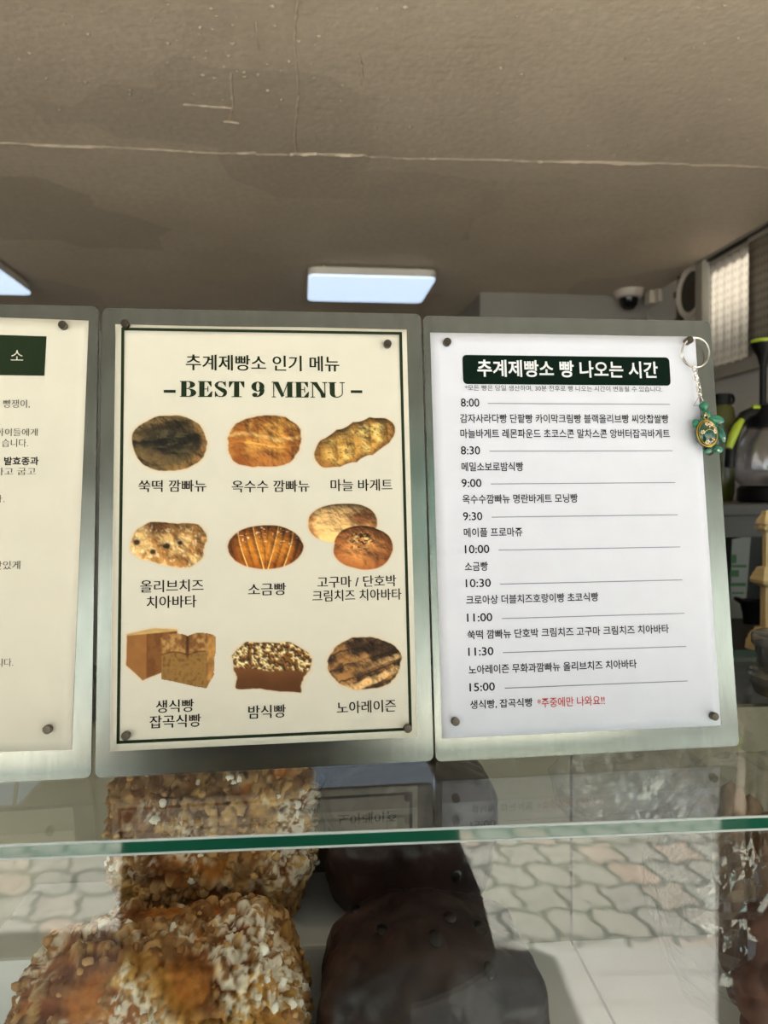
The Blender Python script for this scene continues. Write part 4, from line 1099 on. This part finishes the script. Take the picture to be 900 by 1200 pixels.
def choc_loaf(center, a, b, c, label, seed, chips, rz=0.0, baked=0.7):
    V, F = loaf_base(a, b, c, 0.42, 0.50, 150, 200)
    N = normals(V, F)
    V2 = V+N*((fbm(V, 26, seed, 3)-0.5)*0.016+(fbm(V, 130, seed+4, 3)-0.5)*0.0022)[:, None]
    V2[:, 2] += 0.006*np.cos(V[:, 0]/a*4.2)*sstep(0.0, 0.8, V[:, 2]/c)
    n1 = fbm(V, 30, seed+2, 4); n2 = fbm(V*np.array([1, 1, 0.35]), 240, seed+6, 3)
    col = lerp((30, 18, 16), (47, 28, 23), sstep(0.35, 0.7, n1))
    bake = sstep(0.25, -0.5, V[:, 2]/c+0.6*(n1-0.5))*sstep(0.38, 0.62, fbm(V, 34, seed+9, 3)+0.12*n2)
    col = lerp(col, (146, 84, 40), bake*baked); col = lerp(col, (176, 112, 56), baked*bake*sstep(0.6, 0.8, n2)*0.6)
    cz_, sz_ = math.cos(rz), math.sin(rz)
    W = np.stack([V2[:, 0]*cz_-V2[:, 1]*sz_, V2[:, 0]*sz_+V2[:, 1]*cz_, V2[:, 2]], -1)+center
    t = thing('chocolate_loaf', label, 'bread loaf', (center[0], center[1], center[2]-c*0.97), 'chocolate loaves')
    mk('loaf', W, F, M['choc'], t, smooth=True, cols=lin(col))
    rg_ = np.random.default_rng(seed+77)
    ok = [k for k in rg_.permutation(len(V)) if N[k, 1] < 0.2 and N[k, 2] > -0.3]
    used = []
    for k in ok:
        if len(used) >= chips: break
        if all(np.linalg.norm(W[k]-W[j]) > 0.016 for j in used):
            used.append(k); bm = bmesh.new(); bmesh.ops.create_icosphere(bm, subdivisions=3, radius=1.0)
            q_ = Vector((0, 0, 1)).rotation_difference(Vector(N[k]))
            sc_ = rg_.uniform(0.004, 0.0068); 
            for v in bm.verts: v.co = q_ @ Vector((v.co.x*sc_*0.75, v.co.y*sc_*1.1, v.co.z*0.0022))
            MB().bm(bm, Matrix.Translation(Vector(W[k]+N[k]*0.0002))).make('chocolate_chip', M['chip'], t, smooth=True)
p = at_case(500, 1074, 0.478); hC = (p[2]-FZ)/1.97
choc_loaf(np.array([p[0], 0.475, FZ+hC*0.97]), 0.0725, 0.052, hC, 'dark chocolate loaf with melted chips, front one behind the glass', 61, 16, -0.05)
p = at_case(478, 960, 0.592); hC = (GT-0.020-FZ-0.075)/2.0
choc_loaf(np.array([p[0]-0.002, 0.578, FZ+0.075+hC*0.97]), 0.069, 0.046, hC, 'dark chocolate loaf standing higher behind the front chocolate loaf', 67, 8, -0.05, 0.1)

# bread sticks in a clear bag, at the right of the case
M['bag'] = glass_mat('cellophane', (0.95, 0.95, 0.955, 1), 0.06, 0.03, 0.04, 0.8, 45)
M['crust'] = mat('baked_crust', (112, 80, 52), 0.7, var=0.3, scale=60, bump=0.4, bscale=120)
M['crust_dark'] = mat('dark_crust', (88, 52, 38), 0.6, var=0.3, scale=60, bump=0.4, bscale=120)
pb0 = at_case(888, 1080, 0.50)
def stick(cx, cy, z0, ln, r, m, name, label, group, seed):
    prof = []; n = 26
    V = []; F = []; seg = 22
    for i in range(n+1):
        tt = i/n; rr_ = r*(1-abs(2*tt-1)**5)**0.5+0.0004
        for k in range(seg):
            an = 2*math.pi*k/seg; q = np.array([rr_*math.cos(an), rr_*math.sin(an), z0+ln*tt])
            bu = (vnoise(np.array([[q[0]*90, q[1]*90, q[2]*60]]), 1.0, seed)[0]-0.5)*0.007
            V.append((cx+q[0]*(1+bu/r), cy+q[1]*(1+bu/r)+0.02*tt*0, z0+ln*tt))
    for i in range(n):
        for k in range(seg): F.append([i*seg+k, i*seg+(k+1) % seg, (i+1)*seg+(k+1) % seg, (i+1)*seg+k])
    F.append(list(range(seg))[::-1]); F.append([n*seg+k for k in range(seg)])
    o = mk(name, V, F, m, org=(cx, cy, z0), smooth=True); props(o, label, 'bread', group)
for i, (px_, Y_, r_, ln_) in enumerate(((856, 0.560, 0.0125, 0.165), (878, 0.566, 0.0125, 0.150), (902, 0.555, 0.0135, 0.140), (928, 0.556, 0.0135, 0.155))):
    q = aty(px_, 1060, Y_)
    lab = ('tall brown bread stick in the clear bag, the one nearest the white back panel', 'shorter brown bread stick in the clear bag, second from the white panel',
           'brown bread stick in the clear bag, third from the white panel', 'brown bread stick in the clear bag, farthest from the white panel')[i]
    stick(q[0], Y_, FZ+0.002, ln_, r_, M['crust'], 'bread_stick', lab, 'bread sticks in the clear bag', 90+i)
# dark knobbly pastry in front of the sticks
q = aty(914, 1160, 0.475); V, F = loaf_base(0.03, 0.028, 0.055, 0.9, 0.9, 60, 80); N = normals(V, F)
d, i_ = nearest(V, V[np.random.default_rng(5).choice(len(V), 40, replace=False)])
V = V+N*(np.sqrt(np.clip(1-(d/0.010)**2, 0, 1))*0.006)[:, None]
props(mk('knobbly_pastry', V+np.array([q[0], 0.475, FZ+0.056]), F, M['crust_dark'], smooth=True), 'dark reddish knobbly pastry low at the picture edge in front of the bread sticks', 'pastry')
def bag(name, cx, cy, cz0, a, b_, c, seed, label):
    V, F = loaf_base(a, b_, c, 0.75, 0.75, 54, 72, 0.0)
    N = normals(V, F)
    rid = np.abs(fbm(V, 26, seed, 2)-0.5)*2; rid2 = np.abs(fbm(V, 60, seed+5, 2)-0.5)*2
    V = V+N*((0.4-rid)*0.020+(0.4-rid2)*0.007)[:, None]
    V[:, 2] = np.maximum(V[:, 2], -c*0.97)
    o = mk(name, V+np.array([cx, cy, cz0+c*0.97]), F, M['bag'], smooth=False)
    props(o, label, 'plastic bag')
q = aty(905, 1100, 0.535)
bag('clear_bag', q[0]-0.008, 0.532, FZ+0.0005, 0.084, 0.066, 0.094, 15, 'crumpled clear plastic bag around the bread sticks in the case')
q = aty(733, 922, 0.560)
bag('clear_bag', q[0], 0.556, GT-0.078, 0.054, 0.034, 0.032, 27, 'loose clear plastic bag lying bunched up just under the glass top')

# ------------------------------------------------------------------ things on the right behind the boards
M['black'] = mat('black_plastic', (13, 13, 14), 0.4, var=0.2, spec=0.2)
M['lime'] = mat('lime_plastic', (156, 176, 40), 0.4, var=0.06)
M['olive'] = mat('olive_glaze', (74, 78, 26), 0.25, var=0.15, coat=0.4)
M['jugglass'] = glass_mat('jug_glass', (0.90, 0.90, 0.92, 1), 0.06, 0.12, 0.08)
M['cream_wood'] = mat('cream_wood', (216, 192, 140), 0.55, var=0.06, scale=10, stretch=(1, 1, 8))
M['dark_panel'] = mat('charcoal_panel', (56, 54, 53), 0.5, var=0.1)
M['grey_panel'] = mat('grey_panel', (128, 126, 124), 0.5, var=0.06)
YB = 1.28
zc = aty(885, 762, YB-0.13)[2]; zs = aty(885, 590, YB)[2]
xl = aty(846, 700, YB)[0]
bc = thing('back_counter', 'dark back counter behind the steel boards', 'counter', (xl+0.4, YB+0.2, 0))
MB().box(xl-0.35, XW-0.002, YB-0.25, YB+0.5, zc-0.03, zc, bev=0.004).make('worktop', M['dark_panel'], bc)
MB().box(xl-0.33, XW-0.02, YB-0.22, YB+0.48, 0.08, zc-0.03).make('cabinet', M['dark_panel'], bc)
MB().box(xl-0.31, XW-0.05, YB-0.16, YB+0.46, 0.0, 0.08).make('plinth', M['black'], bc)
sh_ = thing('shelf_rack', 'dark rack on the back counter that carries the glass coffee jug', 'shelf', (xl+0.4, YB+0.2, zc))
MB().box(xl-0.22, XW-0.04, YB-0.03, YB+0.42, zs-0.022, zs, bev=0.003).make('top_board', M['dark_panel'], sh_)
MB().box(xl-0.21, XW-0.05, YB+0.40, YB+0.415, zc, zs-0.022).make('back_board', M['dark_panel'], sh_)
for x in (xl-0.20, XW-0.08): MB().box(x, x+0.02, YB-0.02, YB+0.40, zc, zs-0.022).make('side_board', M['dark_panel'], sh_)
MB().box(xl-0.2, XW-0.06, YB-0.018, YB-0.008, zs-0.062, zs-0.022).make('front_rail', M['dark_panel'], sh_)

def jug():
    Y = YB+0.12; k = Y/FPX*1.02
    c = aty(908, 585, Y); cx = c[0]; z0 = zs
    t = thing('coffee_jug', 'clear glass coffee jug with black lid and lime green handle on the dark rack', 'coffee jug', (cx, Y, z0))
    z = lambda y: aty(900, y, Y)[2]
    MB().lathe([(0.068, 0), (0.072, 0.004), (0.072, 0.028), (0.066, 0.034)], (cx, Y, z0)).make('base', M['black'], t, smooth=True)
    h1 = z(510)-z0
    MB().lathe([(0.064, 0.034), (0.078, 0.05), (0.080, 0.075), (0.074, h1-0.02), (0.058, h1+0.008), (0.05, h1+0.02), (0.048, h1+0.02), (0.056, h1+0.004), (0.072, h1-0.022), (0.078, 0.075), (0.076, 0.052), (0.062, 0.036)], (cx, Y, z0), cap=False).make('glass_body', M['jugglass'], t, smooth=True, label='clear glass body')
    MB().lathe([(0.03, 0.0), (0.054, 0.004), (0.056, 0.03), (0.045, 0.048), (0.02, 0.055)], (cx, Y, z0+h1+0.012)).make('lid', M['black'], t, smooth=True)
    hx = lambda x, y: aty(x, y, Y-0.01)
    P = [hx(893, 484), hx(882, 483), hx(872, 488), hx(862, 502), hx(857, 520), hx(855, 548)]
    MB().tube(P, [0.010, 0.0115, 0.012, 0.012, 0.011, 0.010], 12).make('handle', M['black'], t, smooth=True)
    P2 = [q+np.array([-0.006, -0.012, 0.003]) for q in (hx(869, 494), hx(863, 503), hx(858, 514), hx(853, 527))]
    MB().tube(P2, [0.005, 0.009, 0.009, 0.007], 10).make('handle_grip', M['lime'], t, smooth=True, label='lime green grip')
    MB().tube([hx(880, 483)+np.array([0, -0.004, 0.009]), hx(888, 483)+np.array([0, -0.004, 0.009])], [0.006, 0.005], 10).make('thumb_tab', M['lime'], t, smooth=True, label='lime green tab')
    # tall plunger in the lid
    a = hx(891, 483); b_ = hx(894, 415)
    t2 = thing('black_stirrer', 'tall black stirring stick with a flared lime rimmed top standing in the coffee jug', 'stirring stick', tuple(a))
    x_ = cx-0.028
    top = aty(894, 402, Y)[2]
    MB().tube([(x_, Y, z0+h1+0.05), (x_, Y, top-0.03)], 0.0065, 12).make('stick', M['black'], t2, smooth=True)
    MB().lathe([(0.007, -0.045), (0.011, -0.028), (0.022, -0.008), (0.024, 0.0)], (x_, Y, top)).make('flared_top', M['black'], t2, smooth=True)
    MB().lathe([(0.024, 0.0), (0.025, 0.003), (0.023, 0.007)], (x_, Y, top)).make('rim', M['lime'], t2, smooth=True, label='lime green rim')
jug()
def flask():
    Y = YB+0.26; c = aty(846, 480, Y); cx = c[0]; z0 = zs
    z = lambda y: aty(850, y, Y)[2]
    t = thing('olive_flask', 'olive green flask with a black looped cap behind the coffee jug', 'flask', (cx, Y, z0))
    a = z(500)-z0
    r = aty(861, 490, Y)[0]-cx
    MB().lathe([(r*0.75, 0), (r*0.9, 0.02), (r*0.92, a*0.5), (r, a), (r*0.98, a+0.012), (r*0.78, z(478)-z0), (r*0.5, z(474)-z0)], (cx, Y, z0)).make('body', M['olive'], t, smooth=True)
    MB().lathe([(r*0.6, z(475)-z0), (r*0.62, z(464)-z0), (r*0.6, z(462)-z0)], (cx, Y, z0)).make('cap', M['black'], t, smooth=True)
    lp = aty(853, 468, Y)
    MB().tube([(lp[0]+0.010*math.cos(i*0.3927)+0.004, Y, lp[2]+0.011*math.sin(i*0.3927)) for i in range(16)], 0.0035, 8, closed=True).make('cap_loop', M['black'], t, smooth=True)
flask()

def tier_stand():
    Y = YB-0.16; z = lambda y, Y0=Y: aty(890, y, Y0)[2]
    xc = aty(912, 700, Y)[0]; Yf = Y; Y = Y+0.03
    t = thing('tiered_stand', 'cream wooden stand with stepped mouldings at the right picture edge', 'wooden stand', (xc, Y, zc))
    def sq(name, prof):
        b = MB(); V = []; F = []
        for hw, zz in prof:
            V += [(xc-hw, Y-hw, zz), (xc+hw, Y-hw, zz), (xc+hw, Y+hw, zz), (xc-hw, Y+hw, zz)]
        for i in range(len(prof)-1):
            for k in range(4): F.append([4*i+k, 4*i+(k+1) % 4, 4*i+4+(k+1) % 4, 4*i+4+k])
        F.append([3, 2, 1, 0]); n = 4*(len(prof)-1); F.append([n, n+1, n+2, n+3])
        b.add(V, F).make(name, M['cream_wood'], t)
    w_ = lambda x: (lambda k: (xc-k*Y)/(1+k))(aty(x, 700, Y)[0]/Y)
    sq('base', [(w_(873), zc), (w_(874), z(757)), (w_(877), z(752)), (w_(877), z(750)), (w_(880), z(746)), (w_(884), z(743)), (w_(884), z(741)), (w_(887), z(740))])
    sq('lower_column', [(w_(891), z(742)), (w_(891), z(690))])
    sq('middle_tier', [(w_(891), z(691)), (w_(879), z(686)), (w_(878), z(682)), (w_(881), z(677)), (w_(882), z(674)), (w_(884), z(672)), (w_(886), z(668)), (w_(893), z(666))])
    sq('upper_column', [(w_(893), z(668)), (w_(893), z(622))])
    sq('upper_tier', [(w_(893), z(625)), (w_(885), z(622)), (w_(884), z(619)), (w_(889), z(618)), (w_(889), z(616)), (w_(884), z(615)), (w_(886), z(610)), (w_(891), z(604)), (w_(892), z(600)), (w_(898), z(599))])
tier_stand()
# white and green packet leaning in the rack
M['packet'] = mat('packet_paper', (150, 150, 142), 0.5, var=0.08)
M['packet_green'] = mat('packet_green', (44, 108, 52), 0.5)
Y = YB+0.16; P = [aty(x, y, Y) for x, y in ((855, 714), (873, 705), (880, 628), (858, 632))]
q = thing('paper_packet', 'white paper packet with green print leaning in the dark rack', 'packet', (P[0][0]+0.02, Y, zc))
b = MB(); dpt = np.array([0, 0.03, 0]); low = np.array([0, 0, zc-min(P[0][2], P[1][2])])
Pq = [P[0]*1.0, P[1]*1.0, P[2], P[3]]; Pq[0][2] = zc; Pq[1][2] = zc
b.add(Pq+[p_+dpt for p_ in Pq], [[0, 1, 2, 3], [7, 6, 5, 4], [0, 4, 5, 1], [1, 5, 6, 2], [2, 6, 7, 3], [3, 7, 4, 0]]); b.make('packet', M['packet'], q)
g = MB()
for x0, x1, y0, y1 in ((857, 863, 650, 660), (857, 875, 662, 665), (856, 866, 668, 676), (856, 874, 683, 687), (858, 872, 694, 696)):
    g.add([aty(x, y, Y-0.001) for x, y in ((x0, y1), (x1, y1), (x1, y0), (x0, y0))], [[0, 1, 2, 3]])
g.make('green_print', M['packet_green'], q, label='green print')
# black scoop lying in the rack
Y = YB+0.10; a = aty(862, 703, Y)
q = thing('black_scoop', 'small black scoop resting beside the cream wooden stand', 'scoop', (a[0]+0.03, Y, zc))
r1 = aty(884, 704, Y)[0]-aty(873, 704, Y)[0]
cx = aty(881, 704, Y)[0]; zt_ = aty(880, 703, Y)[2]
MB().lathe([(r1*0.75, 0), (r1*0.85, 0.02), (r1*1.15, zt_-zc-0.004), (r1*1.2, zt_-zc), (r1*1.05, zt_-zc), (r1*0.7, 0.02)], (cx, Y, zc)).make('cup', M['black'], q, smooth=True)
MB().tube([(cx-r1, Y, zt_-0.004), aty(866, 703, Y), aty(861, 701, Y)], [0.006, 0.006, 0.004], 8).make('handle', M['black'], q, smooth=True)

# clear tubs standing on the glass behind the timetable board
M['tub'] = glass_mat('tub_plastic', (0.62, 0.62, 0.61, 1), 0.06, 0.12, 0.10)
Y = 0.62
a = aty(884, 850, Y); R0 = 0.042; cx = a[0]+R0
def tub(z0, h, label, r=R0):
    t = thing('clear_tub', label, 'plastic tub', (cx, Y, z0), 'clear plastic tubs')
    MB().lathe([(r*0.88, 0), (r*0.9, 0.002), (r*0.96, h-0.008), (r*0.94, h-0.008), (r*0.88, 0.004), (r*0.01, 0.003)], (cx, Y, z0)).make('tub', M['tub'], t, smooth=True)
    MB().lathe([(r*1.0, h-0.009), (r*1.04, h-0.007), (r*1.04, h), (r*0.98, h+0.002), (r*0.9, h+0.0005), (r*0.1, h+0.0005)], (cx, Y, z0)).make('lid', M['tub'], t, smooth=True)
tub(GT+0.0005, 0.018, 'shallow clear plastic tub standing on the glass behind the timetable board', 0.041)
tub(GT+0.0215, 0.032, 'taller clear plastic tub stacked on the shallow tub behind the timetable board', 0.037)

# ------------------------------------------------------------------ the photographer, seen only as a dark reflection in the case front
M['skin'] = mat('skin', (196, 150, 122), 0.55, var=0.05, scale=30)
M['jacket'] = mat('black_jacket', (22, 22, 24), 0.85, var=0.15, scale=30, bump=0.2)
M['trousers'] = mat('dark_trousers', (34, 34, 38), 0.85, var=0.15, scale=30)
M['hair'] = mat('black_hair', (20, 17, 15), 0.5, var=0.2, scale=80, stretch=(1, 1, 0.1))
M['shoe'] = mat('black_shoe', (28, 27, 27), 0.5)
PX, PY = -0.089, -0.30; ZG = 0.022
def skin(name, nodes, edges, m, parent, lv=2, root=0):
    o = mk(name, [n[0] for n in nodes], [], m, parent)
    me = o.data; me.clear_geometry()
    og = ORG[o.name]
    me.from_pydata([tuple(np.array(n[0])-og) for n in nodes], edges, [])
    sm = o.modifiers.new('skin', 'SKIN'); sm.use_smooth_shade = True; sm.branch_smoothing = 0.6
    for i, n in enumerate(nodes):
        r = n[1]; me.skin_vertices[0].data[i].radius = r if isinstance(r, tuple) else (r, r)
        me.skin_vertices[0].data[i].use_root = (i == root)
    ss = o.modifiers.new('subsurf', 'SUBSURF'); ss.levels = lv; ss.render_levels = lv
    return o
def person():
    t = thing('person', 'person in a loose black jacket holding up a phone, mirrored dark in the case front', 'person', (PX, PY, ZG))
    W_ = lambda x, y, z: np.array([PX+x, PY+y, ZG+z])
    N_ = []; E_ = []
    def nd(p, r, par=None):
        N_.append((W_(*p), r))
        if par is not None: E_.append((par, len(N_)-1))
        return len(N_)-1
    pel = nd((0, 0, 0.86), (0.15, 0.10)); wst = nd((0, 0.0, 1.00), (0.125, 0.09), pel); chs = nd((0, -0.01, 1.18), (0.15, 0.10), wst)
    upc = nd((0, -0.01, 1.29), (0.12, 0.085), chs); nk = nd((0, 0.0, 1.36), 0.05, upc); hd0 = nd((0, 0.02, 1.42), (0.062, 0.07), nk); hd1 = nd((0, 0.025, 1.50), (0.075, 0.09), hd0); hd2 = nd((0, 0.015, 1.56), (0.062, 0.075), hd1)
    for s in (-1, 1):
        sh0 = nd((0.15*s, -0.01, 1.27), 0.052, upc); el = nd((0.235*s, 0.03, 1.03), 0.038, sh0); wr = nd((0.075*s, 0.175, 1.24), 0.024, el); pm_ = nd((0.060*s, 0.200, 1.285), (0.030, 0.016), wr); kn = nd((0.055*s, 0.21, 1.325), (0.034, 0.013), pm_)
        hip = nd((0.085*s, 0, 0.80), 0.085, pel); kne = nd((0.095*s, 0.01, 0.45), 0.052, hip); ank = nd((0.10*s, -0.02, 0.09), 0.034, kne); nd((0.105*s, 0.09, 0.035), (0.036, 0.026), ank)
        for k in range(4):                            # fingers curl round the phone
            bx = (0.038+0.013*k)*s; fl_ = (0.85, 1.0, 0.95, 0.75)[k]
            f0 = nd((bx+0.01*s, 0.212, 1.335), 0.0085, kn); f1 = nd((bx-0.006*s, 0.236, 1.340+0.018*fl_), 0.008, f0); f2 = nd((bx-0.022*s, 0.243, 1.345+0.03*fl_), 0.0072, f1); nd((bx-0.034*s, 0.240, 1.345+0.036*fl_), 0.006, f2)
        th = nd((0.036*s, 0.19, 1.30), 0.010, pm_); t1 = nd((0.030*s, 0.192, 1.325), 0.009, th); nd((0.020*s, 0.203, 1.348), 0.0075, t1)
    body = skin('body', N_, E_, M['skin'], t, 2)
    # face
    fz = 1.475
    for s in (-1, 1):
        MB().lathe([(0.0005, -0.012), (0.008, -0.009), (0.012, 0), (0.008, 0.009), (0.0005, 0.012)], W_(0.03*s, 0.105, fz+0.03), (0, 1, 0), 16).make('eye', M['skin'], t, smooth=True)
        MB().lathe([(0.0085, 0.0), (0.008, 0.002), (0.004, 0.0035)], W_(0.03*s, 0.1135, fz+0.03), (0, 1, 0), 16, sx=1.5).make('iris', M['hair'], t, smooth=True)
        MB().lathe([(0.006, 0), (0.018, 0.004), (0.026, 0.012), (0.02, 0.016)], W_(0.074*s, 0.02, fz+0.015), (s, 0.2, 0), 16).make('ear', M['skin'], t, smooth=True)
    MB().tube([W_(0, 0.108, fz+0.03), W_(0, 0.125, fz+0.002), W_(0, 0.112, fz-0.008)], [0.007, 0.012, 0.006], 10).make('nose', M['skin'], t, smooth=True)
    MB().tube([W_(-0.024, 0.100, fz-0.033), W_(0, 0.108, fz-0.035), W_(0.024, 0.100, fz-0.033)], [0.003, 0.006, 0.003], 8).make('mouth', M['petal_red'], t, smooth=True)
    hb_ = MB(); V, F = loaf_base(0.088, 0.100, 0.11, 0.95, 0.95, 40, 60, 0.0); N = normals(V, F)
    V = V+N*((fbm(V*np.array([1, 1, 0.25]), 80, 3, 2)-0.5)*0.012)[:, None]
    V = V+np.array(W_(0, 0.005, 1.545)); 
    low = V[:, 1] > W_(0, 0.07, 0)[1]; V[low, 2] = np.maximum(V[low, 2], W_(0, 0, 1.545)[2]); V[low, 1] = np.minimum(V[low, 1], W_(0, 0.095, 0)[1])
    mk('hair', V, F, M['hair'], t, smooth=True)
    # loose jacket: body with a wide hem, and sleeves
    V = []; F = []; seg = 40
    rings = [(0.675, 0.258, 0.165), (0.75, 0.258, 0.160), (0.83, 0.256, 0.150), (0.93, 0.246, 0.145), (1.03, 0.222, 0.140), (1.15, 0.205, 0.135), (1.25, 0.19, 0.12), (1.31, 0.15, 0.10), (1.345, 0.08, 0.075), (1.37, 0.065, 0.065)]
    for zz, rx, ry in rings:
        for k in range(seg):
            an = 2*math.pi*k/seg; fold = 1+0.012*math.sin(an*7+zz*9)
            sx = 0.052*max(0, math.cos(an))*min(1, (0.83-zz)/0.13) if zz < 0.83 else 0
            V.append(W_(spow(math.cos(an), 0.8)*rx*fold+sx, spow(math.sin(an), 0.85)*ry*fold, zz))
    n = len(rings)
    for i in range(n-1):
        for k in range(seg): F.append([i*seg+k, i*seg+(k+1) % seg, (i+1)*seg+(k+1) % seg, (i+1)*seg+k])
    jk = mk('jacket', V, F, M['jacket'], t, smooth=True)
    so_ = jk.modifiers.new('thickness', 'SOLIDIFY'); so_.thickness = 0.006
    for s in (-1, 1):
        MB().tube([W_(0.12*s, -0.01, 1.275), W_(0.165*s, -0.008, 1.24), W_(0.21*s, 0.012, 1.10), W_(0.236*s, 0.03, 1.02), W_(0.21*s, 0.06, 1.05), W_(0.13*s, 0.125, 1.15), W_(0.085*s, 0.165, 1.22)],
                  [0.075, 0.078, 0.066, 0.056, 0.052, 0.045, 0.042], 20).make('sleeve', M['jacket'], t, smooth=True)
        MB().tube([W_(0.08*s, 0, 0.88), W_(0.09*s, 0.0, 0.75), W_(0.098*s, 0.01, 0.45), W_(0.10*s, -0.015, 0.10), W_(0.10*s, -0.015, 0.075)], [0.10, 0.098, 0.078, 0.068, 0.066], 22).make('trouser_leg', M['trousers'], t, smooth=True)
        V2, F2 = loaf_base(0.046, 0.13, 0.036, 0.8, 0.8, 24, 36, 0.0); V2[:, 2] *= np.where(V2[:, 1] < -0.02, 1.5, 1.0); V2[:, 2] = np.maximum(V2[:, 2], -0.035)
        mk('shoe', V2+W_(0.103*s, 0.03, 0.035), F2, M['shoe'], t, smooth=True)
person()
ph = thing('phone', 'black phone held up towards the boards by the person', 'phone', (0, -0.045, H-0.062))
MB().box(-0.036, 0.036, -0.053, -0.045, H-0.085, H+0.062, bev=0.003).make('phone_body', M['black'], ph)
MB().box(-0.033, 0.033, -0.0535, -0.053, H-0.080, H+0.057).make('screen', M['black_gloss'], ph)
